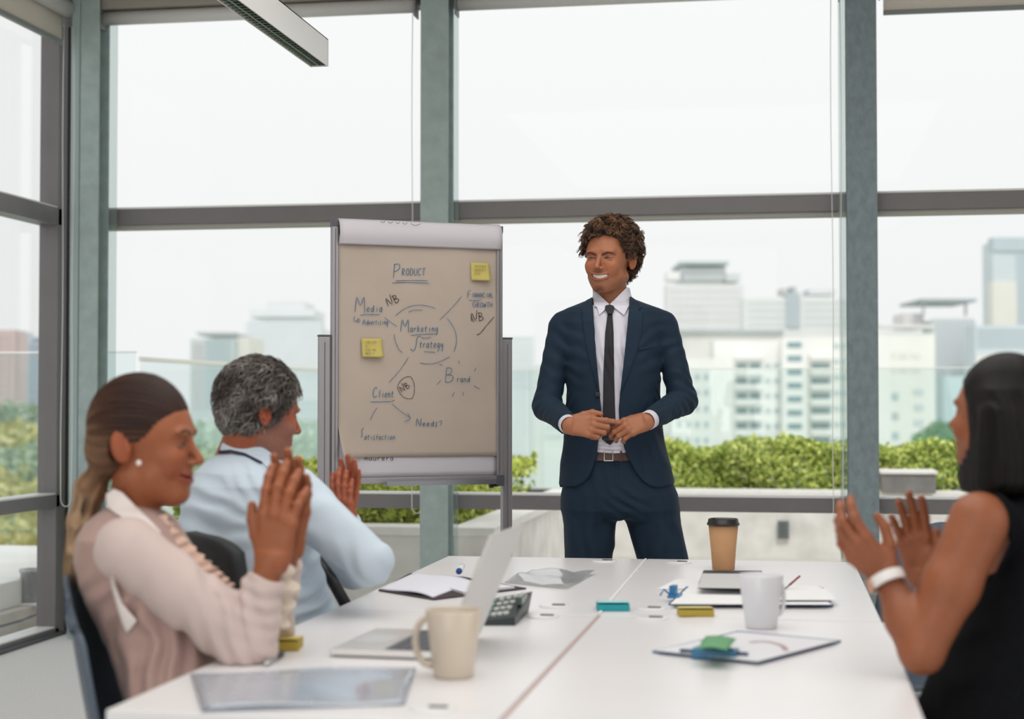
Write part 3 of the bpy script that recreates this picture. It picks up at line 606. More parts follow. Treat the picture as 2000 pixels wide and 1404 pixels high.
# ---- handwriting: pen strokes lying on the sheets
G = {  # letters as strokes on a unit cell, y upwards
 'A': [[(0, 0), (.45, 1), (.9, 0)], [(.2, .38), (.75, .38)]], 'B': [[(.05, 0), (.1, 1)], [(.1, 1), (.55, .95), (.62, .75), (.45, .55), (.1, .5)], [(.1, .5), (.7, .45), (.8, .2), (.5, .0), (.02, 0)]],
 'C': [[(.85, .85), (.5, 1), (.15, .7), (.1, .3), (.4, 0), (.85, .15)]], 'D': [[(.1, 0), (.1, 1), (.6, .9), (.85, .5), (.6, .1), (.1, 0)]],
 'E': [[(.8, 1), (.1, 1), (.1, 0), (.8, 0)], [(.1, .5), (.65, .5)]],  'F': [[(.1, -.15), (.1, 1.05)], [(.1, 1.05), (.9, 1.1)], [(.1, .5), (.65, .55)]], 'G': [[(.85, .85), (.5, 1), (.12, .7), (.1, .25), (.45, 0), (.85, .2), (.85, .48), (.5, .48)]],
 'H': [[(.1, 0), (.12, 1)], [(.85, 0), (.85, 1)], [(.1, .5), (.85, .5)]], 'I': [[(.5, 0), (.5, .9)]], 'L': [[(.1, 1), (.1, .02), (.8, .05)]],
 'M': [[(.0, 0), (.1, 1), (.5, .4), (.85, 1), (1, -.08)]], 'N': [[(.05, 0), (.1, 1), (.8, 0), (.88, 1)]], 'O': [[(.5, 1), (.12, .7), (.12, .25), (.5, 0), (.85, .3), (.85, .7), (.5, 1)]],
 'P': [[(.08, -.25), (.12, 1.05)], [(.05, 1.0), (.7, 1.05), (.85, .75), (.55, .45), (.1, .35)]], 'R': [[(.1, 0), (.12, 1)], [(.1, 1), (.65, .9), (.6, .55), (.12, .5), (.8, 0)]],
 'S': [[(.9, .95), (.55, 1.0), (.42, .7), (.4, .1), (.25, -.1), (.0, .05)]], 'T': [[(.0, 1), (.95, 1.02)], [(.5, 1), (.48, 0)]], 'U': [[(.1, 1), (.12, .2), (.45, 0), (.8, .2), (.85, 1)]],
 'W': [[(.0, 1), (.25, 0), (.5, .7), (.7, 0), (.95, 1)]],
 'a': [[(.75, .6), (.35, .65), (.1, .3), (.35, 0), (.7, .2), (.75, .65), (.75, 0)]], 'c': [[(.8, .55), (.45, .65), (.12, .35), (.35, .02), (.8, .1)]],
 'd': [[(.75, .4), (.4, .6), (.12, .3), (.4, 0), (.72, .2), (.8, 1), (.78, 0)]], 'e': [[(.1, .3), (.75, .38), (.55, .65), (.2, .5), (.15, .15), (.5, 0), (.8, .12)]],
 'f': [[(.8, .95), (.5, .9), (.4, .0)], [(.1, .55), (.8, .55)]], 'g': [[(.75, .6), (.35, .65), (.1, .35), (.4, .1), (.75, .3), (.78, .65), (.7, -.4), (.3, -.4)]],
 'i': [[(.5, 0), (.5, .62)], [(.5, .85), (.53, .88)]], 'k': [[(.15, 0), (.15, 1)], [(.75, .65), (.2, .3), (.8, 0)]], 'l': [[(.45, 0), (.5, 1.05)]],
 'n': [[(.15, 0), (.15, .62)], [(.15, .45), (.5, .65), (.75, .45), (.78, 0)]], 'o': [[(.45, .65), (.12, .35), (.45, 0), (.8, .3), (.45, .65)]], 'r': [[(.2, 0), (.2, .62)], [(.2, .4), (.5, .62), (.8, .6)]],
 's': [[(.8, .75), (.4, .7), (.35, .35), (.6, .1), (.25, -.1), (.05, .0)]], 't': [[(.45, .95), (.42, .1), (.7, .0)], [(.1, .6), (.85, .62)]], 'v': [[(.05, .6), (.35, 0), (.8, .62)]],
 'm': [[(.05, 0), (.05, .6)], [(.05, .45), (.3, .65), (.45, .4), (.45, 0)], [(.45, .45), (.7, .65), (.9, .4), (.9, 0)]], 'u': [[(.1, .6), (.15, .1), (.5, 0), (.75, .2), (.78, .6), (.8, 0)]],
 'y': [[(.1, .65), (.2, .25), (.6, .25), (.75, .65), (.75, -.4), (.35, -.4)]], '?': [[(.1, .8), (.45, 1.05), (.85, .8), (.55, .45), (.45, .2)], [(.45, -.1), (.48, -.08)]], '.': [[(.4, 0), (.5, .04)]], 'b': [[(.15, 1), (.15, .05), (.6, .0), (.75, .3), (.5, .6), (.15, .45)]], ' ': [],
}
M_inkb = mat('blue_marker_ink', '27618a', .7); M_inkk = mat('dark_marker_ink', '2a2327', .7); M_inkf = mat('faint_pencil', '8d8a52', .8)
def smooth_poly(p, k=3):
    if len(p) < 3: return p
    out = []
    for i in range(len(p) - 1):
        p0 = p[max(i - 1, 0)]; p1_, p2 = p[i], p[i + 1]; p3 = p[min(i + 2, len(p) - 1)]
        for j in range(k):
            t = j / k; out.append(tuple(.5 * ((2 * b) + (-a + c) * t + (2 * a - 5 * b + 4 * c - d) * t * t + (-a + 3 * b - 3 * c + d) * t ** 3) for a, b, c, d in zip(p0, p1_, p2, p3)))
    return out + [p[-1]]
def strokes_obj(name, polys, m, w=.0020, off=.0115, parent=fc):
    """polys in pixels on the sheet; ribbons a hair in front of the paper"""
    mb = MB()
    for p in polys:
        q = [Vector(bd(x, y)) for x, y in smooth_poly(p)]; L = []
        for i, a in enumerate(q):
            d = (q[min(i + 1, len(q) - 1)] - q[max(i - 1, 0)])
            if d.length < 1e-7: d = Vector((1, 0))
            d.normalize(); nn = Vector((-d.y, d.x)) * (w / 2 * (1.15 if i % 3 else .9)); L += [(a + nn), (a - nn)]
        L = [FM @ Vector((v.x, -off, v.y)) for v in L]
        mb.add(L, [(2 * i, 2 * i + 1, 2 * i + 3, 2 * i + 2) for i in range(len(q) - 1)])
    return mb.obj(name, m, parent)
def word(text, x0, x1, yb, h, first=None, slope=0.0, rot=0.0, widths=None):
    """letters between x0 and x1 on baseline yb (pixels); first = (width, height) of a large initial"""
    n = len(text); out = []; x = x0; f = first[0] if first else 0
    cw = (x1 - x0 - f) / max(1, n - (1 if first else 0))
    for i, ch in enumerate(text):
        big = first and i == 0
        W_, H_ = (first[0] * .85, first[1]) if big else (cw * .86, h)
        for st in G[ch]:
            out.append([(x + gx * W_ + gy * H_ * .06, yb - gy * H_ + slope * (x - x0)) for gx, gy in st])
        x += first[0] if big else cw
    if rot:
        c, s = math.cos(rot), math.sin(rot); out = [[(x0 + (a - x0) * c - (b - yb) * s, yb + (a - x0) * s + (b - yb) * c) for a, b in st] for st in out]
    return out
B_ = 'handwriting'
strokes_obj(B_, word('PRODUCT', 766, 830, 538, 13.5, (17, 21)) + [[(764, 553), (795, 552), (837, 553.5)], [(771, 549), (800, 548), (834, 548.5)]], M_inkb)
strokes_obj(B_, word('Media', 692, 747, 609, 13, (22, 29)) + [[(702, 616), (715, 614.5), (740, 615)]], M_inkb)
strokes_obj(B_, [[(691, 618), (690, 627), (698, 626)], [(697, 622), (697, 630), (702, 626), (697, 622)]] + word('Advertising', 706, 757, 634, 9.5, (8, 10)), M_inkb, .0017)
strokes_obj(B_, word('Marketing', 781, 855, 648, 12, (18, 24)) + [[(801, 655), (820, 653.5), (851, 652)]], M_inkb)
strokes_obj(B_, [[(820, 656), (813, 660), (811, 675), (806, 685), (800, 681)], [(821, 659), (828, 661), (840, 659)]] + word('trategy', 817, 865, 679, 13) + [[(827, 687), (848, 688)]], M_inkb)
strokes_obj(B_, word('FINANCIAL', 911, 963, 581, 9, (8, 12)) + [[(914, 586.5), (925, 587), (938, 586)]], M_inkb, .0018)
strokes_obj(B_, word('GROWTH', 921, 961, 600, 9, (8, 11)), M_inkb, .0018)
strokes_obj(B_, word('Brand', 867, 917, 746, 11, (23, 28)), M_inkb)
strokes_obj(B_, word('Client', 726, 768, 776, 13.5, (11, 20)) + [[(722, 785), (745, 784.5), (762, 784), (769, 781)]], M_inkb)
strokes_obj(B_, word('Needs?', 811, 863, 832, 10, (12, 15)), M_inkb)
strokes_obj(B_, [[(709, 836), (705, 840), (706, 850), (703, 854)]] + word('atisfaction', 710, 771, 858, 10), M_inkb, .0018)
strokes_obj('connecting_line', [[(900, 579), (880, 602), (857, 625)]], M_inkb, .0015)
strokes_obj('connecting_line', [[(749, 620), (761, 629), (774, 638)]], M_inkb, .0015)
strokes_obj('connecting_line', [[(796, 698), (780, 722), (758, 747)]], M_inkb, .0015)
strokes_obj('connecting_line', [[(735, 796), (727, 808), (722, 820)]], M_inkb, .0015)
strokes_obj('arrow', [[(764, 789), (780, 802), (794, 812)], [(794.5, 807), (800, 817.5), (788, 823)], [(794, 812), (800, 817)]], M_inkb, .0016)
strokes_obj('ring', [[(771, 617), (790, 602), (815, 596), (838, 599), (849, 603)], [(872, 622), (886, 643), (890, 666), (885, 687)], [(768, 652), (771, 668), (778, 683), (785, 689)], [(818, 709), (838, 711), (858, 706), (876, 697)], [(796, 610), (806, 606), (824, 606)]], M_inkb, .0017)
strokes_obj('ray_marks', [[(856, 711), (862, 714)], [(894, 704), (895.5, 710)], [(928, 718), (924.5, 725)], [(851.5, 751.5), (859, 743)], [(923, 753), (935, 760)], [(885.5, 766), (881.5, 774.5)], [(902, 765), (904, 772.5)]], M_inkb, .0018)
N_B = lambda x, y, s, r: [[(x + (a * math.cos(r) - b * math.sin(r)) * s, y + (a * math.sin(r) + b * math.cos(r)) * s) for a, b in st] for st in
    ([(0, 0), (.1, -1), (.5, 0), (.75, -1.25)], [(.62, .05), (.64, .08)], [(.95, .0), (.95, -.95)], [(.85, -.9), (1.3, -.85), (1.25, -.55), (.95, -.5), (1.45, -.3), (1.3, .0), (.9, .02)], [(1.65, -.02), (1.68, .02)])]
strokes_obj('nota_bene_mark', N_B(757, 598, 16, -.42), M_inkk, .0022)
strokes_obj('nota_bene_mark', N_B(919, 627, 16, -.08) + [[(918, 617), (923, 629)]], M_inkk, .0022)
strokes_obj('nota_bene_mark', N_B(784, 766, 12.5, -.62), M_inkk, .0020)
strokes_obj('nota_bene_ring', [[(800, 735), (787, 738), (776, 751), (777, 763), (786, 775), (798, 779), (805, 775), (808, 760), (806, 745), (800, 735)]], M_inkk, .0017)
strokes_obj('underline', [[(929, 654), (936, 651), (948, 636), (963, 619)]], M_inkk, .0022)
strokes_obj('faint_words', word('maurera.', 711, 778, 899, 9), mat('faded_ink', '4a4a58', .7), .0018, .0045)
strokes_obj('folded_writing', [[(738, 434), (742, 437), (747, 434)], [(752, 435), (757, 438), (762, 435)], [(768, 436), (771, 439), (775, 436)], [(780, 437), (786, 440), (790, 437)], [(796, 438), (803, 442), (812, 441), (816, 438)]], M_inkk, .0016, .037)
# sticky notes on the sheet
def sticky(x0, x1, y0, y1, words, label):
    (s0, z1) = bd(x0, y0); (s1, z0) = bd(x1, y1)
    e = empty('sticky_note', tuple(FM @ Vector(((s0 + s1) / 2, -.012, z0))), label=label, cat='sticky note', group=None)
    MB().grid(lambda u, v: FM @ Vector((s0 + (s1 - s0) * u + .002 * (1 - v), -.0135 - .012 * (1 - v) ** 2 * (.4 + u), z0 + (z1 - z0) * v)), 6, 8, thick=.0008).obj('paper', mat('sticky_yellow', 'c9b868', .8, var=.02), e)
    pol = []
    for k, t in enumerate(words): pol += word(t, x0 + 7, x0 + 7 + 3.7 * len(t), y0 + 10 + k * 7.2, 4.0)
    strokes_obj('pencil_words', pol, M_inkf, .0010, .0215, e)
sticky(917, 953, 513, 549, ['ADVER', 'BUDGET', 'ETC'], 'yellow sticky note at the upper right of the brown sheet') if False else None
for a in ((917, 953, 513, 549, ['GATHER', 'BUDGET', 'ETC'], 'yellow sticky note at the upper right of the brown sheet'), (704, 744, 661, 698, ['CREATE', 'A', 'SOCIAL', 'MEDIA'], 'yellow sticky note at the left of the brown sheet under the word Media')):
    sticky(*a)

# ------------------------------------------------------------------ things on the tables
def mugbody(r0, r1, h, t=.003):
    return [(0, 0), (r0 * .9, 0), (r0, .004), (r0 + (r1 - r0) * .5, h * .5), (r1, h - .002), (r1 - t * .4, h), (r1 - t, h - .002), (r0 + (r1 - r0) * .5 - t, h * .5), (r0 - t, .008), (0, .006)]
def handle(c, ang, r, h, z0, z1, out, th, m, parent):
    d = Vector((math.cos(ang), math.sin(ang), 0)); n = 16; pts = []
    for i in range(n + 1):
        t = PI * i / n; pts.append(Vector(c) + d * (r - .004 + out * math.sin(t) ** .8) + Vector((0, 0, z0 + (z1 - z0) * (1 - math.cos(t)) / 2)))
    return MB().tube(pts, th, 10).obj('handle', m, parent)
M_beige = mat('beige_stoneware', 'd0c1b0', .35, coat=.3); M_whitec = mat('white_ceramic', 'e2e2e6', .3, coat=.3)
p = on_z(886, 1322, TZ)
e = empty('mug', tuple(p), label='beige coffee mug in front of the laptop', cat='mug')
MB().lathe([(r * 1, z) for r, z in mugbody(.038, .0535, .128)], p, 48).obj('body', M_beige, e)
handle(p, PI + YAW - .25, .044, .11, .020, .112, .036, .0065, M_beige, e)
MB().lathe([(0, .108), (.0485, .108)], p, 40).obj('coffee', mat('coffee', '5c4536', .2), e)
p = on_z(1487, 1226, TZ)
e = empty('mug', tuple(p), label='white mug standing above the clipboard on the right', cat='mug')
MB().lathe(mugbody(.036, .0515, .123), p, 48).obj('body', M_whitec, e)
handle(p, YAW + .15, .044, .11, .03, .105, .014, .005, M_whitec, e)
p = on_z(1413, 1112, TZ)
e = empty('paper_cup', tuple(p), label='brown paper coffee cup with a black lid', cat='cup')
MB().lathe([(0, .002), (.0335, .002), (.0335, 0), (.0345, .0), (.0385, .06), (.0465, .142), (.0455, .142), (0, .14)], p, 48).obj('cup', mat('kraft_paper', 'b98d64', .8, var=.03, vscale=30), e)
lid = MB().lathe([(.0465, .137), (.0505, .138), (.0505, .144), (.0475, .147), (.0465, .156), (.044, .158), (.043, .153), (.0, .153)], p, 48).obj('lid', mat('black_lid', '201d1f', .35), e)
MB().lathe([(.030, .1525), (.030, .157), (.0, .158)], p + Vector((.004, .006, 0)), 32).obj('lid_dome', mat('black_lid', '201d1f', .35), lid)

# laptop
l1, l2, l3 = on_z(600, 1292, TZ), on_z(860, 1291, TZ), on_z(937, 1244, TZ)
hy = (l3 - l2); hy.z = 0; LW = .315; hy.normalize(); hx_ = Vector((hy.y, -hy.x, 0)); hx_ = -hx_ if hx_.x > 0 else hx_   # hx_ towards the user (left)
LM = Matrix(((hx_.x, hy.x, 0, l2.x), (hx_.y, hy.y, 0, l2.y), (0, 0, 1, TZ), (0, 0, 0, 1)))
e = empty('laptop', tuple(l2 + hx_ * .1), label='open silver laptop turned towards the left woman', cat='laptop')
M_sil = mat('silver_aluminium', 'd6d3d1', .38, metal=.55)
MB().box((0, 0, .003), (.235, LW, .016), M=LM, bev=.004).obj('base', M_sil, e)
kb = MB().box((.015, .02, .0161), (.125, LW - .02, .0166), M=LM).obj('keyboard_well', mat('keyboard_well', '8d8e93', .5), e)
KEY = None
for i in range(5):
    for j in range(13):
        lo = (.018 + i * .0208, .023 + j * .0207, .0166); hi = (lo[0] + .0175, lo[1] + .0175, .0186)
        c = LM @ Vector(((lo[0] + hi[0]) / 2, (lo[1] + hi[1]) / 2, lo[2]))
        if KEY is None:
            o = MB().box((-.0088, -.0088, 0), (.0088, .0088, .002)).obj('key', mat('key_grey', '5f6168', .5), kb, local=True); KEY = o.data
        else:
            o = bpy.data.objects.new('key', KEY); COL.objects.link(o); o.parent = kb
        o.location = c - wloc(kb); o.rotation_euler = (0, 0, math.atan2(hx_.y, hx_.x))
MB().box((.140, LW / 2 - .055, .0161), (.220, LW / 2 + .055, .0165), M=LM).obj('trackpad', mat('trackpad', 'c9c8c8', .3), e)
ta = math.radians(22.5); sd = Vector((-math.sin(ta), 0, math.cos(ta))); SM = LM @ Matrix(((sd.x, 0, -math.cos(ta), 0), (0, 1, 0, 0), (sd.z, 0, -math.sin(ta), .012), (0, 0, 0, 1)))
sc_ = MB().box((0, 0, 0), (.262, LW, .007), M=SM, bev=.003).obj('screen_lid', M_sil, e)
MB().box((.012, .008, -.0012), (.254, LW - .008, -.0002), M=SM).obj('display', mat('display_dark', '1c2026', .15), sc_)
MB().tube([LM @ Vector((.0, .05, .012)), LM @ Vector((.0, LW - .05, .012))], .006, 10).obj('hinge', mat('hinge_dark', '4a4a4d', .4), e)

def flat(name, pts_px, z, th, m, parent=None, loc=None):
    P = [on_z(x, y, z) for x, y in pts_px]; return MB().prism([(q.x, q.y) for q in P], z, z + th).obj(name, m, parent, loc=loc)
def ctr(pts, z=TZ): 
    P = [on_z(x, y, z) for x, y in pts]; return tuple(sum(P, Vector()) / len(P))
# open notebook
e = empty('notebook', ctr([(740, 1152), (860, 1171), (1028, 1150), (880, 1122)]), label='open notebook with a dark cover beside the laptop screen', cat='notebook')
M_dark = mat('dark_maroon_cover', '3a2b30', .6)
flat('cover', [(739, 1154), (847, 1172), (1028, 1150), (905, 1128), (800, 1121)], TZ + .001, .003, M_dark, e)
P4 = [on_z(741, 1153, TZ), on_z(846, 1170, TZ), on_z(925, 1140, TZ), on_z(812, 1121, TZ)]
def page(u, v):
    a = P4[0].lerp(P4[1], u); b = P4[3].lerp(P4[2], u); q = a.lerp(b, v); q.z = TZ + .006 + .016 * math.sin(PI * min(1, u * 1.0)) * u ** 1.5 ; return q
MB().grid(page, 16, 10, thick=.004).obj('left_pages', mat('notebook_page', 'e6e6f0', .7), e)
flat('right_pages', [(905, 1160), (1005, 1149), (930, 1137), (850, 1143)], TZ + .004, .006, mat('notebook_page', 'e6e6f0', .7), e)
# board marker on the notebook
a_, b_ = on_z(897, 1125, TZ + .012), on_z(907, 1108, TZ + .02)
e = empty('board_marker', tuple(a_), label='white board marker with a blue cap pointing at the camera', cat='marker')
d_ = (b_ - a_).normalized(); a_.z = b_.z = TZ + .028
MB().tube([a_, a_ + d_ * .012, a_ + d_ * .09], [.010, .0105, .0095], 20).obj('barrel', mat('marker_white', 'f0f0f4', .35), e)
MB().tube([a_ - d_ * .020, a_ - d_ * .018, a_], [.006, .0085, .0088], 20).obj('cap', mat('marker_blue', '22408c', .4), e)
a2 = a_.copy(); a2.z = TZ + .012
# calculator
c0, c1, c2, c3 = on_z(942, 1222, TZ), on_z(1006, 1222, TZ), on_z(1032, 1196, TZ), on_z(962, 1192, TZ)
e = empty('calculator', tuple((c0 + c2) / 2), label='dark desk calculator with raised display behind the laptop screen', cat='calculator')
MB().add([c0, c1, c2, c3] + [c0 + Vector((0, 0, .012)), c1 + Vector((0, 0, .020)), c2 + Vector((.01, 0, .052)), c3 + Vector((0, 0, .030))], [(0, 3, 2, 1), (4, 5, 6, 7), (0, 1, 5, 4), (1, 2, 6, 5), (2, 3, 7, 6), (3, 0, 4, 7)]).obj('body', mat('calculator_black', '2b3338', .4), e)
tp = [c0 + Vector((0, 0, .012)), c1 + Vector((0, 0, .020)), c2 + Vector((.01, 0, .052)), c3 + Vector((0, 0, .030))]
def tpt(u, v): return tp[0].lerp(tp[1], u).lerp(tp[3].lerp(tp[2], u), v)
for i in range(4):
    for j in range(4):
        q = tpt(.12 + i * .18, .15 + j * .22); MB().box(q - Vector((.006, .010, 0)), q + Vector((.006, .010, .007)), bev=.001).obj('key', mat('calc_key_%d' % (i == 0), '7fa39c' if i == 0 else 'c9cdc9', .5), e)
q = tpt(.93, .55); MB().box(q - Vector((.010, .045, .0)), q + Vector((.006, .045, .020)), bev=.002).obj('display', mat('calc_display', '4a5550', .2), e)
# clear plastic sleeves on the far left table
M_clear = glass_mat('clear_plastic', (.93, .94, .95), .12, .16, .22, (.8, .8, .8))
e = empty('plastic_sleeve', ctr([(985, 1128), (1110, 1152), (1160, 1122), (1040, 1117)]), label='crumpled clear plastic sleeve on the far left table', cat='sleeve')
Q = [on_z(985, 1139, TZ), on_z(1108, 1152, TZ), on_z(1162, 1122, TZ), on_z(1042, 1115, TZ)]
MB().grid(lambda u, v: Q[0].lerp(Q[1], u).lerp(Q[3].lerp(Q[2], u), v) + Vector((0, 0, .004 + .010 * abs(math.sin(u * 5 + v * 3)) * abs(math.sin(v * 4 + u)))), 24, 16, thick=.0006).obj('sleeve', M_clear, e)
flat('paper_insert', [(1015, 1135), (1095, 1143), (1128, 1128), (1048, 1122)], TZ + .001, .001, mat('paper_white', 'eeeeef', .8), e)
# sticky note pads
def pad(px0, px1, py, d, hz, m1, m2, label, rz=0.0, side=None):
    a, b = on_z(px0, py, TZ), on_z(px1, py, TZ); w = (b - a).length; c = (a + b) / 2
    e = empty('sticky_note_pad', tuple(c), label=label, cat='note pad')
    dx = (b - a).normalized(); dy = Vector((-dx.y, dx.x, 0)); M = Matrix(((dx.x, dy.x, 0, a.x), (dx.y, dy.y, 0, a.y), (0, 0, 1, TZ), (0, 0, 0, 1)))
    MB().box((0, 0, .001), (w, d, hz), M=M, bev=.0008).obj('pad', m2, e)
    MB().grid(lambda u, v: M @ Vector((w * u, d * v, hz + .0015 + .004 * (1 - v) ** 2)), 4, 6, thick=.0008).obj('top_note', m1, e)
    return e, M, w
pad(1167, 1230, 1194, .072, .017, mat('note_pale_teal', 'a6dbdc', .7), mat('note_teal', '1f9aa6', .7), 'teal sticky note pad at the corner between the tables')
pad(1327, 1395, 1205, .060, .017, mat('note_pale_yellow', 'dccf8e', .7), mat('note_mustard', 'b59e3c', .7), 'yellow sticky note pad below the stack of papers')
pad(513, 583, 1272, .078, .020, mat('note_yellow_top', 'd9c671', .7), mat('note_mustard', 'b59e3c', .7), 'yellow sticky note pad at the left woman elbow')
# silver pen by the elbow
a_, b_ = on_z(519, 1297, TZ + .006), on_z(558, 1272, TZ + .006)
e = empty('pen', tuple(a_), label='silver ballpoint pen in front of the yellow pad', cat='pen'); d_ = (b_ - a_).normalized(); L = .14
MB().tube([a_, a_ + d_ * .004, a_ + d_ * L * .55], [.002, .0052, .0055], 14).obj('barrel', mat('pen_silver', 'c9c9cc', .25, metal=.8), e)
MB().tube([a_ + d_ * L * .55, a_ + d_ * L * .95, a_ + d_ * L], [.0056, .0054, .003], 14).obj('grip', mat('pen_dark', '3a3a3f', .4), e)
# stack of papers, clipboard, black notebook, pen on the far right table
e = empty('clipboard', ctr([(1305, 1180), (1630, 1184), (1600, 1150), (1350, 1150)]), label='blue clipboard with papers lying behind the white mug', cat='clipboard')
M_navy = mat('clipboard_blue', '2c5a86', .45); M_paper = mat('paper_white', 'eeeeef', .8)
flat('board', [(1306, 1182), (1627, 1185), (1609, 1150), (1340, 1148)], TZ + .0005, .004, M_navy, e)
for k, (dx, m) in enumerate(((0, M_paper), (3, mat('paper_grey', 'dcdce0', .8)), (-2, M_paper))):
    flat('paper', [(1312 + dx, 1180), (1622 + dx, 1181), (1600 + dx, 1145), (1352 + dx, 1143)], TZ + .005 + k * .0032, .0026, m, e)
a = on_z(1304, 1176, TZ); 
cl = MB().prism([(a.x, a.y - .015), (a.x + .030, a.y - .02), (a.x + .036, a.y + .045), (a.x + .006, a.y + .05)], TZ + .012, TZ + .019).obj('binder_clip', mat('clip_blue', '2f76a8', .35), e)
MB().prism([(a.x + .004, a.y), (a.x + .02, a.y - .004), (a.x + .024, a.y + .03), (a.x + .01, a.y + .034)], TZ + .0185, TZ + .042).obj('clip_spring', mat('clip_blue', '2f76a8', .35), cl)
MB().tube([(a.x + .006, a.y + .03, TZ + .015), (a.x - .012, a.y + .026, TZ + .030), (a.x - .02, a.y + .01, TZ + .016)], .0022, 8).obj('clip_wire', mat('clip_blue', '2f76a8', .35), cl)
e = empty('notebook', ctr([(1362, 1144), (1560, 1150), (1540, 1120), (1380, 1122)]), label='black notebook with grey cover on the papers left of the white mug', cat='notebook')
z = TZ + .016
flat('lower_cover', [(1363, 1148), (1500, 1150), (1490, 1122), (1372, 1121)], z, .002, mat('notebook_grey', 'c9c7c8', .6), e)
flat('pages', [(1365, 1147), (1498, 1149), (1488, 1123), (1374, 1122)], z + .002, .013, mat('notebook_black', '17171a', .5), e)
flat('upper_cover', [(1363, 1148), (1500, 1150), (1490, 1122), (1372, 1121)], z + .015, .002, mat('notebook_grey', 'c9c7c8', .6), e)
e = empty('paper_sheet', ctr([(1286, 1150), (1360, 1158), (1400, 1132), (1320, 1130)]), label='loose white sheet left of the black notebook', cat='paper')
flat('sheet', [(1284, 1151), (1352, 1150), (1378, 1132), (1320, 1132)], TZ + .001, .0015, M_paper, e)
e = empty('paper_sheet', ctr([(1520, 1165), (1634, 1168), (1600, 1148)]), label='loose sheets at the right end of the blue clipboard', cat='paper')
for k in range(2): flat('sheet', [(1500 + 4 * k, 1172), (1634 - 5 * k, 1172), (1612, 1150), (1500, 1148)], TZ + .0155 + .003 * k, .0016, M_paper, e)
a_, b_ = on_z(1535, 1141, TZ + .03), on_z(1562, 1125, TZ + .045)
a_ = on_z(1533, 1150, TZ + .022); b_ = at(1562, 1125, 4.28)
e = empty('pen', tuple(a_), label='red pen sticking up beside the white mug handle', cat='pen')
MB().tube([a_, a_.lerp(b_, .3)], .0028, 10).obj('tip', mat('pen_grey', '8a8a8c', .3), e)
MB().tube([a_.lerp(b_, .3), b_], [.0032, .0028], 10).obj('barrel', mat('pen_red', '8e2f3a', .4), e)
# near clipboard
e = empty('clipboard', ctr([(1275, 1275), (1485, 1297), (1640, 1253), (1440, 1237)]), label='blue clipboard with printed papers in front of the white mug', cat='clipboard')
flat('board', [(1274, 1275), (1485, 1297), (1643, 1254), (1441, 1235)], TZ + .0005, .004, M_navy, e)
for k in range(4):
    o_ = (0, 4, -3, 2)[k]; flat('paper', [(1284 + o_, 1271), (1478 + o_, 1292), (1636 + o_ - 2 * k, 1252), (1443 + o_, 1235)], TZ + .0048 + k * .0012, .0009, (M_paper, mat('paper_grey', 'dcdce0', .8))[k % 2], e)
# printed grey curve on the top sheet
mb = MB(); q = [on_z(x, y, TZ + .0102) for x, y in smooth_poly([(1465, 1254), (1490, 1252), (1515, 1256), (1530, 1262), (1535, 1270)], 5)]
for i in range(len(q) - 1):
    d = (q[i + 1] - q[i]); n_ = Vector((-d.y, d.x, 0)).normalized() * .006; mb.add([q[i] + n_, q[i] - n_, q[i + 1] - n_, q[i + 1] + n_], [(0, 1, 2, 3)])
mb.obj('printed_curve', mat('print_pinkgrey', 'b59c9c', .8), e)
a = on_z(1350, 1280, TZ)
k0 = on_z(1352, 1288, TZ); k1 = on_z(1442, 1293, TZ); kd = (k1 - k0).normalized(); kn = Vector((-kd.y, kd.x, 0)); KM = Matrix(((kd.x, kn.x, 0, k0.x), (kd.y, kn.y, 0, k0.y), (0, 0, 1, TZ), (0, 0, 0, 1)))
cl = MB().box((-.002, .000, .002), (.088, .042, .022), M=KM, bev=.003).obj('clamp', mat('clamp_blue', '2d6f93', .35), e)
MB().box((.010, .030, .018), (.066, .064, .034), M=KM, bev=.004).obj('clamp_lever', mat('clamp_blue', '2d6f93', .35), cl)
MB().tube([KM @ Vector((-.03, .02, .014)), KM @ Vector((.11, .02, .014))], .0035, 8).obj('clamp_rod', mat('clamp_navy', '23405e', .35), cl)
e = empty('sticky_note', ctr([(1362, 1266), (1430, 1268), (1436, 1246), (1380, 1243)], TZ + .03), label='green sticky note stuck under the clamp of the near clipboard', cat='sticky note')
Q = [on_z(1362, 1266, TZ + .038), on_z(1420, 1270, TZ + .038), on_z(1438, 1248, TZ + .030), on_z(1378, 1242, TZ + .032)]
MB().grid(lambda u, v: Q[0].lerp(Q[1], u).lerp(Q[3].lerp(Q[2], u), v) + Vector((0, 0, .004 * math.sin(u * 3))), 8, 6, thick=.0008).obj('paper', mat('note_green', '5f9a6a', .7), e)
# clear folder at the near left
M_fold = glass_mat('clear_folder', (.90, .93, .97), .08, .20, .25, (.80, .85, .93))
Q = [on_z(395, 1392, TZ), on_z(790, 1378, TZ), on_z(812, 1308, TZ), on_z(372, 1318, TZ)]
e = empty('document_folder', tuple(sum(Q, Vector()) / 4), label='clear bluish plastic document folder on the near left table', cat='folder')
for k, z in ((0, .0005), (1, .0055)):
    MB().grid(lambda u, v: Q[0].lerp(Q[1], u).lerp(Q[3].lerp(Q[2], u), v) + Vector((0, 0, .001 + z * (1 + .6 * math.sin(u * 6 + v * 4)))), 20, 10, thick=.0005).obj('film', M_fold, e)
flat('paper_insert', [(440, 1372), (760, 1364), (780, 1325), (430, 1332)], TZ + .0008, .0006, mat('paper_bluish', 'cfd8e6', .8), e)
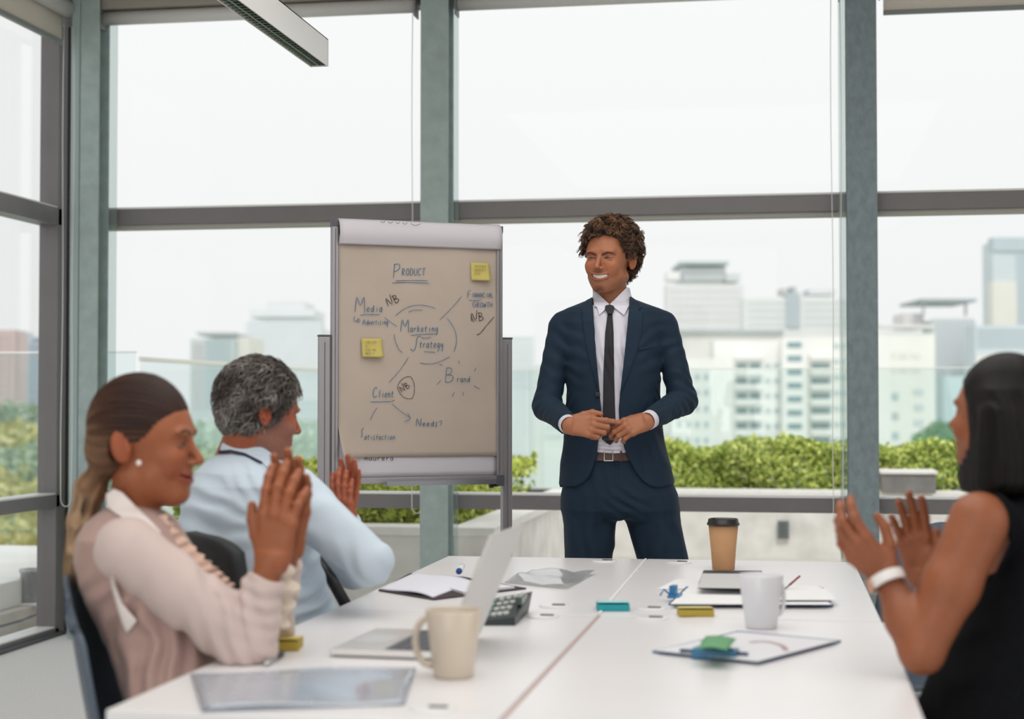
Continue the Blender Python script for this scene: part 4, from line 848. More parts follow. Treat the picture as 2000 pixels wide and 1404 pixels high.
# ------------------------------------------------------------------ sculpting: signed distance fields turned into meshes
V3 = lambda *a: np.array(a, dtype=np.float32)
def smin(a, b, k):
    if k <= 0: return np.minimum(a, b)
    h = np.clip(.5 + .5 * (b - a) / k, 0, 1); return b + (a - b) * h - k * h * (1 - h)
def smax(a, b, k): return -smin(-a, -b, k)
def cone(P, a, b, ra, rb):
    """tapered limb from a (radius ra) to b (radius rb)"""
    a = np.asarray(a, np.float32); b = np.asarray(b, np.float32); d = b - a; L2 = float(d @ d)
    t = np.clip(((P - a) @ d) / L2, 0, 1); q = P - a - t[:, None] * d
    return np.sqrt((q * q).sum(1)) - (ra + (rb - ra) * t)
def ell(P, c, r, R=None):
    q = P - np.asarray(c, np.float32)
    if R is not None: q = q @ R           # R columns are the ellipsoid's own axes
    r = np.asarray(r, np.float32); k0 = np.sqrt(((q / r) ** 2).sum(1)); k1 = np.sqrt(((q / (r * r)) ** 2).sum(1)) + 1e-9
    return k0 * (k0 - 1) / k1
def boxd(P, c, h, r=0.0, R=None):
    q = P - np.asarray(c, np.float32)
    if R is not None: q = q @ R
    q = np.abs(q) - (np.asarray(h, np.float32) - r)
    return np.sqrt((np.maximum(q, 0) ** 2).sum(1)) + np.minimum(q.max(1), 0) - r
def chain(P, pts, rs, k=.0):
    d = None
    for i in range(len(pts) - 1):
        e = cone(P, pts[i], pts[i + 1], rs[i], rs[i + 1]); d = e if d is None else smin(d, e, k)
    return d
def loft(P, lev, n=2.3):
    """stack of superellipse sections: rows (z, cx, cy, half width, half depth)"""
    L = np.array(sorted(lev), np.float32); z = P[:, 2]
    cx, cy, w, d = (np.interp(z, L[:, 0], L[:, i]).astype(np.float32) for i in (1, 2, 3, 4))
    x = np.abs(P[:, 0] - cx) / w; y = np.abs(P[:, 1] - cy) / d
    r = (x ** n + y ** n) ** (1 / n); m = np.minimum(w, d)
    side = (r - 1) * m * (.75 + .25 * np.clip(r, 0, 1))
    cap = np.maximum(z - L[-1, 0], L[0, 0] - z)
    return smax(side, cap, .012)
def poly2(x, z, poly):
    """signed distance to a polygon in the plane"""
    p = np.array(poly, np.float32); d = np.full(x.shape, 1e9, np.float32); s = np.ones(x.shape, np.float32); n = len(p)
    for i in range(n):
        a, b = p[i], p[i - 1]; e = b - a; wx, wz = x - a[0], z - a[1]
        t = np.clip((wx * e[0] + wz * e[1]) / max(float(e @ e), 1e-12), 0, 1); dx, dz = wx - e[0] * t, wz - e[1] * t; d = np.minimum(d, dx * dx + dz * dz)
        c1 = z >= a[1]; c2 = z < b[1]; c3 = e[0] * wz > e[1] * wx
        s = np.where((c1 & c2 & c3) | (~c1 & ~c2 & ~c3), -s, s)
    return s * np.sqrt(d)
_lat = np.random.default_rng(5).random((32, 32, 32)).astype(np.float32)
def noise(P, f):
    q = P * f + 100.0; i = np.floor(q).astype(np.int64); t = (q - i).astype(np.float32); t = t * t * (3 - 2 * t); i &= 31; j = (i + 1) & 31
    g = _lat; a = lambda x, y, z: g[x, y, z]
    c00 = a(i[:, 0], i[:, 1], i[:, 2]) * (1 - t[:, 0]) + a(j[:, 0], i[:, 1], i[:, 2]) * t[:, 0]; c10 = a(i[:, 0], j[:, 1], i[:, 2]) * (1 - t[:, 0]) + a(j[:, 0], j[:, 1], i[:, 2]) * t[:, 0]
    c01 = a(i[:, 0], i[:, 1], j[:, 2]) * (1 - t[:, 0]) + a(j[:, 0], i[:, 1], j[:, 2]) * t[:, 0]; c11 = a(i[:, 0], j[:, 1], j[:, 2]) * (1 - t[:, 0]) + a(j[:, 0], j[:, 1], j[:, 2]) * t[:, 0]
    return ((c00 * (1 - t[:, 1]) + c10 * t[:, 1]) * (1 - t[:, 2]) + (c01 * (1 - t[:, 1]) + c11 * t[:, 1]) * t[:, 2]) * 2 - 1
def folds(P, c, axis, amp, wl, rad, ph=0.0):
    """wrinkles that run across `axis` and fade with distance from c"""
    q = P - np.asarray(c, np.float32); ax = np.asarray(axis, np.float32); ax = ax / np.linalg.norm(ax)
    s = q @ ax; w = np.exp(-(q * q).sum(1) / (rad * rad)); n_ = noise(P, 14.0)
    return amp * w * np.sin(s * 2 * PI / wl + n_ * 2.2 + ph)

def polygonize(f, lo, hi, res, pad=1.9):
    """surface nets over the cells near the surface; returns vertices and quads"""
    lo = np.asarray(lo, np.float32); hi = np.asarray(hi, np.float32); B = 8
    nb = np.ceil((hi - lo) / (res * B)).astype(int) + 1
    ci = np.stack(np.meshgrid(*[np.arange(n) for n in nb], indexing='ij'), -1).reshape(-1, 3)
    cp = (lo + (ci + .5) * res * B).astype(np.float32); cd = f(cp)
    act = np.abs(cd) < res * B * .87 * pad
    N = nb * B + 1
    D = np.where(cd.reshape(nb) < 0, -1.0, 1.0).astype(np.float32).repeat(B, 0).repeat(B, 1).repeat(B, 2)
    D = np.pad(D, ((0, 1),) * 3, mode='edge')
    o = np.stack(np.meshgrid(*[np.arange(B + 1)] * 3, indexing='ij'), -1).reshape(-1, 3)
    A = ci[act] * B
    for s in range(0, len(A), 1500):
        g = (A[s:s + 1500, None, :] + o[None]).reshape(-1, 3)
        D[g[:, 0], g[:, 1], g[:, 2]] = f((lo + g * res).astype(np.float32))
    S = (D < 0)
    cnt = np.zeros(N - 1, np.uint8)
    for a in (0, 1):
        for b in (0, 1):
            for c in (0, 1): cnt += S[a:N[0] - 1 + a, b:N[1] - 1 + b, c:N[2] - 1 + c]
    cells = np.argwhere((cnt > 0) & (cnt < 8))
    if len(cells) == 0: return np.zeros((0, 3)), np.zeros((0, 4), int)
    idx = np.full(N - 1, -1, np.int32); idx[cells[:, 0], cells[:, 1], cells[:, 2]] = np.arange(len(cells))
    acc = np.zeros((len(cells), 3)); num = np.zeros(len(cells))
    cor = [(a, b, c) for a in (0, 1) for b in (0, 1) for c in (0, 1)]
    val = {c: D[cells[:, 0] + c[0], cells[:, 1] + c[1], cells[:, 2] + c[2]] for c in cor}
    for c in cor:
        for ax in range(3):
            if c[ax] == 0:
                e = list(c); e[ax] = 1; e = tuple(e); va, vb = val[c], val[e]; m = (va < 0) != (vb < 0)
                t = np.where(m, va / np.where(m, va - vb, 1), 0); p = np.array(c, float)[None].repeat(len(cells), 0); p[:, ax] += t
                acc[m] += p[m]; num[m] += 1
    V = lo + (cells + acc / num[:, None]) * res
    Q = []
    for ax in range(3):
        sl0 = [slice(1, N[i] - 1) if i != ax else slice(0, N[i] - 1) for i in range(3)]
        sl1 = [slice(1, N[i] - 1) if i != ax else slice(1, N[i]) for i in range(3)]
        a, b = S[tuple(sl0)], S[tuple(sl1)]; e = np.argwhere(a != b); base = np.array([1 if i != ax else 0 for i in range(3)]); e = e + base
        flip = S[e[:, 0], e[:, 1], e[:, 2]]
        u, v = (ax + 1) % 3, (ax + 2) % 3; o1 = np.zeros(3, int); o1[u] = 1; o2 = np.zeros(3, int); o2[v] = 1
        g = lambda k: idx[tuple((e - k).T)]
        q = np.stack([g(o1 + o2), g(o2), g(0 * o1), g(o1)], 1); q[~flip] = q[~flip][:, ::-1]; Q.append(q)
    Q = np.concatenate(Q); Q = Q[(Q >= 0).all(1)]
    # one Newton step onto the surface
    h = res * .4; Vf = V.astype(np.float32); d0 = f(Vf); G = np.stack([f(Vf + np.eye(3, dtype=np.float32)[i] * h) - d0 for i in range(3)], 1) / h
    gn = (G * G).sum(1); st = (d0 / np.maximum(gn, .25))[:, None] * G; ln = np.linalg.norm(st, axis=1)[:, None]
    V = V - st * np.minimum(1, res * .8 / np.maximum(ln, 1e-9))
    return V, Q
def sdf_obj(name, f, boxes, m, parent, colorf=None, res=.004):
    """boxes: [(lo, hi, res)] one or several regions of the same field, joined in one mesh. Coordinates are the camera-turned frame;
    the parent Empty carries the turn."""
    Vs, Qs, n = [], [], 0
    for bx in boxes:
        V, Q = polygonize(f, bx[0], bx[1], bx[2] if len(bx) > 2 else res)
        Vs.append(V); Qs.append(Q + n); n += len(V)
    V = np.concatenate(Vs); Q = np.concatenate(Qs)
    return np_obj(name, V, Q, m, parent, colorf(V.astype(np.float32)) if colorf else None)
def np_obj(name, V, Q, m, parent, colors=None, smooth=True):
    pr = parent
    while '_o' not in pr: pr = pr.parent
    off = np.array(pr['_o'])
    me = bpy.data.meshes.new(name); k = Q.shape[1]; me.vertices.add(len(V)); me.loops.add(len(Q) * k); me.polygons.add(len(Q))
    me.vertices.foreach_set('co', (V - off).astype(np.float32).ravel()); me.loops.foreach_set('vertex_index', Q.astype(np.int32).ravel())
    me.polygons.foreach_set('loop_start', np.arange(0, len(Q) * k, k, dtype=np.int32)); me.polygons.foreach_set('loop_total', np.full(len(Q), k, np.int32))
    me.polygons.foreach_set('use_smooth', np.full(len(Q), smooth)); me.update(calc_edges=True)
    if colors is not None:
        ca = me.color_attributes.new('tint', 'FLOAT_COLOR', 'POINT'); c = np.ones((len(V), 4), np.float32); c[:, :3] = colors; ca.data.foreach_set('color', c.ravel())
    me.materials.append(m); o = bpy.data.objects.new(name, me); COL.objects.link(o); o.parent = parent
    return o
def person_root(name, loc, label, cat='person'):
    e = empty(name, tuple(RZ @ Vector(loc)), YAW, label=label, cat=cat); e['_o'] = [float(c) for c in loc]; return e
def child_mb(mb, name, m, parent):
    """an MB in the camera-turned frame as a child of a person"""
    pr = parent
    while '_o' not in pr: pr = pr.parent
    o = Vector(pr['_o']); mb.v = [tuple(Vector(v) - o) for v in mb.v]
    return mb.obj(name, m, parent, local=True)
def rot(ax, deg):
    return np.array(Matrix.Rotation(math.radians(deg), 3, ax), np.float32)
def frame(fwd, up):
    """columns x, y, z of a hand or head frame: y = fwd, z close to up"""
    y = np.asarray(fwd, float); y = y / np.linalg.norm(y); z = np.asarray(up, float); z = z - y * (z @ y); z /= np.linalg.norm(z); x = np.cross(y, z)
    return np.stack([x, y, z], 1).astype(np.float32)

# ---- head.  own frame: z up, face towards -y, eye line z=0, metres, chin-to-crown .23
def head_field(o, R, s=1.0, female=False, smile=0.0, mouth_open=0.0, cy=.018, cr=.094, slit=None):
    o = np.asarray(o, np.float32)
    def f(P):
        q = ((P - o) @ R) / s; x = np.abs(q[:, 0]); Q = q.copy(); Q[:, 0] = x
        far = np.sqrt((q * q).sum(1)) - .20
        d = ell(q, (0, cy, .034), (.0745, cr, .084))
        d = smin(d, ell(q, (0, -.030, .020), (.066, .056, .060)), .03)
        jw = .0 if not female else -.004
        d = smin(d, ell(q, (0, -.024, -.048), (.0575 + jw, .062, .064)), .03)
        d = smin(d, cone(Q, (.050 + jw, .012, -.060), (.016, -.060, -.100), .017, .014), .025)
        d = smin(d, ell(q, (0, -.066, -.094), (.020, .019, .016)), .018)
        ck = .0015 * smile
        d = smin(d, ell(Q, (.038, -.062 - ck, -.028 + ck), (.021 + ck, .021 + ck, .020)), .022)
        d = smin(d, ell(Q, (.026, -.078, .021), (.024, .012, .008)), .014)          # brow
        d = smax(d, -ell(Q, (.031, -.098, .001), (.017, .017, .0105)), .010)          # eye socket
        d = smin(d, ell(Q, (.0305, -.0715, -.001), (.0155, .0140, .0125)), .003)      # lids over the ball
        sl = slit if slit else (.0034 if female else .0022)
        xs = (Q[:, 0] - .0305) / .0125
        d = smax(d, -boxd(Q - np.stack([np.zeros_like(x), np.zeros_like(x), .0012 - .0028 * xs * xs], 1), (.0305, -.0885, -.001), (.0135, .0085, sl), .001), .0012)
        d = smin(d, cone(q, (0, -.082, .010), (0, -.106, -.030), .0066, .0084), .010)   # nose
        d = smin(d, ell(q, (0, -.104, -.033), (.0085, .0080, .0068)), .006)
        d = smin(d, ell(Q, (.0118, -.093, -.036), (.0062, .0092, .0060)), .005)
        d = smax(d, -ell(Q, (.0065, -.100, -.0445), (.0035, .005, .0035)), .002)
        # mouth
        mw = .026 + .009 * smile; mz = -.064
        bend = .0085 * smile * (x / mw) ** 2; zz = q[:, 2] - mz - bend; yy = q[:, 1] + .0870 - .010 * (x / mw) ** 2
        muz = ell(q, (0, -.066, -.062), (.030, .024, .024)); d = smin(d, muz, .014)
        op = mouth_open
        up = np.sqrt((x / mw) ** 2 * .0000 + (yy / 1.0) ** 2 + (zz - .0036 - op * .5) ** 2) - .0048 * np.sqrt(np.clip(1 - (x / mw) ** 2, 0, 1)) ; up = np.maximum(up, x - mw)
        lo_ = np.sqrt((yy + .0005) ** 2 + (zz + .0044 + op * .75) ** 2) - .0056 * np.sqrt(np.clip(1 - (x / mw) ** 2, 0, 1)); lo_ = np.maximum(lo_, x - mw)
        d = smin(d, up, .005); d = smin(d, lo_, .005)
        gap = np.maximum(np.abs(zz + op * .15) - (.0006 + op * np.sqrt(np.clip(1 - (x / (mw * .92)) ** 2, 0, 1))), np.maximum(x - mw * .95, q[:, 1] + .072)); d = smax(d, -gap, .0018)
        if smile > 0:       # nasolabial fold
            fold = chain(Q, [(.017, -.098, -.034), (.030, -.088, -.050), (.040, -.074, -.070)], [.0015, .0030, .0018], .001); d = smax(d, -fold, .005); d = smax(d, -chain(Q, [(.016, -.090, -.010), (.030, -.089, -.0135), (.043, -.079, -.010)], [.0008, .0014, .0008], .001), .004)
            d = smin(d, ell(Q, (.038, -.062, -.042), (.016, .018, .018)), .012); d = smin(d, cone(Q, (.046, -.030, -.060), (.017, -.058, -.088), .015, .011), .022)
        # ears
        e = ell(Q, (.079, .018, -.004), (.0085, .0185, .031), rot('Z', -18) @ rot('X', -12))
        e = smax(e, -ell(Q, (.0895, .0135, .002), (.0075, .0115, .0215), rot('Z', -18) @ rot('X', -12)), .003); e = smin(e, cone(Q, (.084, .022, .012), (.085, .017, -.012), .0022, .0022), .003)
        e = smin(e, ell(Q, (.080, .004, -.010), (.005, .005, .008)), .004)
        d = smin(d, e, .004)
        return np.where(far > .06, far * s, d * s)
    return f
def head_colors(V, o, R, skin, s=1.0, lips='a85a50', stubble=None, lipf=.8, female=False, smile=0.0, blush=.12, base=None):
    q = ((V - np.asarray(o, np.float32)) @ R) / s; x = np.abs(q[:, 0]); c = np.tile(np.array(srgb(skin), np.float32), (len(V), 1)) if base is None else base
    mw = .026 + .009 * smile; bend = .0085 * smile * (x / mw) ** 2; zz = q[:, 2] + .064 - bend
    lp = np.clip(1 - ((zz + .0015) / (.0112 if smile else .0095)) ** 4, 0, 1) * np.clip((mw + .001 - x) / .004, 0, 1) * (q[:, 1] < -.070)
    L = np.array(srgb(lips), np.float32); c = c + (L - c) * (lp * lipf)[:, None]
    ch = np.exp(-(((x - .04) / .02) ** 2 + ((q[:, 2] + .03) / .02) ** 2)) * (q[:, 1] < -.03); c = c * (1 + blush * ch[:, None] * np.array([.6, -.6, -.8]))
    sk = np.exp(-(((x - .031) / .019) ** 2 + ((q[:, 2] - .003) / .010) ** 2)) * (q[:, 1] < -.04); c = c * (1 - .20 * sk[:, None] * np.array([.7, 1, 1.1]))  # darker around the eyes: socket shade put into the skin colour
    ear = ((x > .073) & (np.abs(q[:, 2]) < .04)); c = np.where(ear[:, None], c * np.array([1.06, .88, .84]), c)
    if stubble:
        S = np.array(srgb(stubble[0]), np.float32); n_ = .55 + .45 * noise(V, 900)
        m = np.zeros(len(V), np.float32)
        if 'moustache' in stubble[1]: m = np.maximum(m, np.clip(1 - np.abs(zz - .0145) / .0055, 0, 1) * np.clip((.030 - x) / .008, 0, 1) * (q[:, 1] < -.07))
        if 'goatee' in stubble[1]: m = np.maximum(m, np.exp(-((x / .020) ** 4 + ((q[:, 2] + .104) / .0125) ** 4)) * (q[:, 1] < -.03)); m = np.maximum(m, .7 * np.exp(-((x / .006) ** 2 + ((q[:, 2] + .083) / .005) ** 2)) * (q[:, 1] < -.05))
        if 'jaw' in stubble[1]: m = np.maximum(m, .40 * np.clip((-.062 - q[:, 2]) / .02 + np.clip((x - .04) / .03, 0, 1) * .6, 0, 1) * (q[:, 1] < .03) * (q[:, 2] < .0))
        if 'beard' in stubble[1]: m = np.maximum(m, .95 * np.clip((-.028 - q[:, 2] + np.clip(x - .045, 0, 1) * 1.2) / .012, 0, 1) * (q[:, 1] < .026) * (x < .073))
        m = m * np.clip(.6 + n_ * .5, 0, 1) * (1 - lp); c = c + (S - c) * (stubble[2] * m)[:, None]
    return c

# ---- hand.  own frame: wrist at 0, y to the fingers, z = back of the hand, x to the thumb (side=+1) or mirrored
def hand_field(o, R, side=1, curl=None, spread=None, thumb=None, s=1.0, fat=1.0):
    """curl: four (mcp, pip, dip) angles in degrees index..little; thumb: three points in the hand frame"""
    o = np.asarray(o, np.float32); curl = curl or [(10, 15, 10)] * 4; spread = spread or (4, 0, -4, -8)
    bx = (.026, .006, -.013, -.030); by = (.088, .092, .087, .077); ln = ((.044, .026, .021), (.048, .030, .022), (.044, .028, .021), (.034, .021, .019)); br = (.0102, .0104, .0098, .0088)
    fingers = []
    for i in range(4):
        p = np.array([bx[i], by[i], .000 - .002 * abs(i - 1.2)]); a = 0.0; pts = [p]
        sp = math.radians(spread[i])
        for j in range(3):
            a += math.radians(curl[i][j]); d = np.array([math.sin(sp) * math.cos(a), math.cos(sp) * math.cos(a), -math.sin(a)]); p = p + d * ln[i][j]; pts.append(p)
        r = br[i] * fat; fingers.append((pts, [r * 1.05, r * 1.0, r * .92, r * .80]))
    th = thumb or [(.044, .050, -.012), (.058, .080, -.016), (.064, .106, -.014)]
    tp_ = [np.array((.020, .014, -.008))] + [np.array(t) for t in th]; tr_ = [.015 * fat, .0125 * fat, .0115 * fat, .0085 * fat]
    def f(P):
        q = ((P - o) @ R) / s; q = q.copy(); q[:, 0] *= side
        far = np.sqrt((q * q).sum(1)) - .24
        palm = None
        for i in range(4):
            e = cone(q, (bx[i] * .55, .006, -.003), (bx[i], by[i] - .004, -.003), .0145 * fat, .0115 * fat); palm = e if palm is None else smin(palm, e, .012)
        wr = np.sqrt(((q[:, 0]) / 1.25) ** 2 + (q[:, 2] / .82) ** 2) - .0225 * fat; wr = np.maximum(wr, np.maximum(q[:, 1] - .012, -.012 - q[:, 1])); palm = smin(palm, wr, .018)
        palm = smin(palm, ell(q, (.020, .034, -.012), (.016, .028, .012)), .012)
        palm = smin(palm, ell(q, (-.022, .034, -.009), (.012, .032, .010)), .010)
        d = palm
        for pts, rs in fingers:
            e = chain(q, pts, rs, .003)
            for j in (1, 2): e = smin(e, ell(q, pts[j] + np.array([0, 0, .0015]), (rs[j] * .98,) * 3), .003)
            nail = ell(q, pts[3] + np.array([0, 0, rs[3] * .55]), (rs[3] * .62, rs[3] * .8, rs[3] * .5))
            e = smin(e, nail, .0012)
            d = np.minimum(d, smin(palm, e, .010))
        t = chain(q, tp_, tr_, .004); d = np.minimum(d, smin(palm, t, .012))
        return np.where(far > .05, far * s, d * s)
    return f
def project(f, P, off=0.0):
    P = P.astype(np.float32); h = .0015
    for _ in range(2):
        d0 = f(P); G = np.stack([f(P + np.eye(3, dtype=np.float32)[i] * h) - d0 for i in range(3)], 1) / h; G /= np.linalg.norm(G, axis=1)[:, None] + 1e-9; P = P - G * (d0 - off)[:, None]
    return P
def union(fs, k=.0):
    def f(P):
        d = None
        for g in fs:
            e = g(P); d = e if d is None else smin(d, e, k)
        return d
    return f
M_skin = lambda n, r=.48: mat('skin_' + n, (.5, .3, .2), r, attr='tint', var=.05, vscale=60, bump=.06, bscale=420, sss=.12, spec=.4)

# ---- hair as many thin tapered tubes in one mesh
def strands(paths, r0, name, m, parent, seg=4, tint=None, taper=.35):
    """paths: array (N, K, 3)"""
    N, K, _ = paths.shape; T = np.gradient(paths, axis=1); T /= np.linalg.norm(T, axis=2)[..., None] + 1e-9
    ref = np.array([.3, .2, .93]); A = np.cross(T, ref); A /= np.linalg.norm(A, axis=2)[..., None] + 1e-9; Bn = np.cross(T, A)
    rad = (np.asarray(r0).reshape(-1, 1) * (1 - (1 - taper) * np.linspace(0, 1, K)[None] ** 2))[..., None]
    ring = [paths + (A * math.cos(2 * PI * k / seg) + Bn * math.sin(2 * PI * k / seg)) * rad for k in range(seg)]
    V = np.stack(ring, 2).reshape(-1, 3); i = np.arange(N)[:, None, None] * K * seg + np.arange(K - 1)[None, :, None] * seg; k = np.arange(seg)[None, None]; k2 = (k + 1) % seg
    Q = np.stack([(i + k), (i + k2), (i + seg + k2), (i + seg + k)], -1).reshape(-1, 4)
    c = None
    if tint is not None: c = np.repeat(tint, K * seg, axis=0)
    return np_obj(name, V, Q, m, parent, c)
def surf_points(f, lo, hi, n, g, res=.006):
    V, Q = polygonize(f, lo, hi, res); i = g.integers(0, len(V), n); V = V[i] + g.normal(size=(n, 3)) * res * .4
    h = .002; Vf = V.astype(np.float32); d0 = f(Vf); G = np.stack([f(Vf + np.eye(3, dtype=np.float32)[i] * h) - d0 for i in range(3)], 1); G /= np.linalg.norm(G, axis=1)[:, None] + 1e-9
    return V - d0[:, None] * G, G

AZ = np.array([0, 30, 45, 55, 63, 72, 80, 95, 115, 140, 180])
def hair_cap(o, R, s, thr, grow=.010, cy=.018, cr=.094, extra=0.0, earcut=.034):
    """scalp volume whose lower edge follows the hairline thr(azimuth)"""
    def f(P):
        q = ((P - np.asarray(o, np.float32)) @ R) / s; x = np.abs(q[:, 0]); d = ell(q, (0, cy + .004, .036), (.0745 + grow, cr + grow, .084 + grow + extra))
        d = smin(d, ell(q, (0, .03, -.015), (.062 + grow * .5, .060 + grow, .050)), .02)
        az = np.degrees(np.arctan2(x, -q[:, 1])); hl = np.interp(az, AZ, thr).astype(np.float32)
        d = smax(d, (hl - q[:, 2]) * .9, .006)
        if earcut: d = smax(d, np.where(x > .05, earcut - np.sqrt((q[:, 1] - .020) ** 2 + (q[:, 2] + .002) ** 2), -1), .004)
        return d * s
    return f
def proj(P):
    c, s = math.cos(TILT), math.sin(TILT); fw = P[:, 1] * c + (P[:, 2] - CAM_H) * s; up = (P[:, 2] - CAM_H) * c - P[:, 1] * s
    return (1000 + F_PX * P[:, 0] / fw), (702 - F_PX * up / fw)
def cutpoly(P, poly, D):
    """distance in metres to a pattern piece drawn on the front view"""
    x, y = proj(P); return poly2(x, y, poly) * (D / F_PX)
def rows(D, lst, cy=0.0):
    out = []
    for r in lst:
        py, xl, xr, dp = r[:4]; c = cy if len(r) < 5 else r[4]
        a, b = KP(xl, py, D), KP(xr, py, D); out.append((a.z, (a.x + b.x) / 2, D + c, (b.x - a.x) / 2, dp))
    return out
def bbox(pts, m):
    a = np.array([tuple(p) for p in pts]); return a.min(0) - m, a.max(0) + m
def A3(v): return np.array(tuple(v), np.float32)
def eye_pair(o, R, s, parent, iris='3c2517', look=(0, 0)):
    for sx in (-1, 1):
        c = np.array((sx * .0305, -.0735, -.001)); n_ = 20; mb = MB(); mb.lathe([(.0118 * math.sin(PI * i / n_), -.0118 * math.cos(PI * i / n_)) for i in range(n_ + 1)], (0, 0, 0), 24)
        V = np.array([tuple(v) for v in mb.v]); V = V[:, [0, 2, 1]]; Q = np.array([f for f in mb.f if len(f) == 4])
        r = np.hypot(V[:, 0] - look[0], V[:, 2] - look[1]); col = np.tile(np.array(srgb('a3978e')), (len(V), 1)); m = V[:, 1] < 0
        col[(r < .0066) & m] = srgb(iris); col[(r < .0024) & m] = (.01, .01, .01)
        W = (V + c) * s @ R.T.astype(float) + np.array(o, float)
        np_obj('eye', W, Q, mat('eyeball', (.8, .8, .8), .15, attr='tint', coat=.5), parent, col)
def brows(o, R, s, parent, color, f, w=.0036, dz=0.0, m=None):
    o = np.asarray(o, np.float32); pts = [(.011, .0150 + dz), (.020, .0195 + dz), (.032, .0235 + dz), (.043, .0225 + dz), (.052, .0165 + dz)]; rr = [w * .8, w, w * .95, w * .7, w * .25]
    def g(P):
        q = ((P - o) @ R) / s; x = np.abs(q[:, 0]); Z = np.zeros_like(x); A = np.stack([x, Z, q[:, 2]], 1); d = None
        for i in range(4):
            e = cone(A, (pts[i][0], 0, pts[i][1]), (pts[i + 1][0], 0, pts[i + 1][1]), rr[i], rr[i + 1]); d = e if d is None else np.minimum(d, e)
        d = d * s + .0005 * noise(P, 300)
        return np.maximum(np.maximum(d, np.abs(f(P) - .0000) - .0010), (q[:, 1] + .02) * s)
    c = o + np.array((0, -.075, .02), np.float32) @ R.T * s
    return sdf_obj('eyebrows', g, [(c - .075, c + .075, .0012)], m or mat('brow_' + color, color, .85, var=.3, vscale=900), parent)
def lash_line(o, R, s, parent, f, slit, th=.0007):
    W = []
    for sx in (-1, 1):
        for up in (1, -1):
            t = np.linspace(-1, 1, 13); x = .0305 + .0145 * t; z = -.001 + .0012 - .0028 * t * t + up * (slit + .0004); W.append(np.stack([sx * x, np.full(13, -.0860) + .006 * np.abs(t) ** 2.5, z], 1))
    W = np.stack(W) * s @ R.T.astype(float) + np.array(o, float); W = project(f, W.reshape(-1, 3), .0003).reshape(W.shape)
    strands(W, np.array([th, th * .5, th, th * .5]), 'eyelashes', mat('lashes', '1c120e', .7), parent, 4, None, .6)
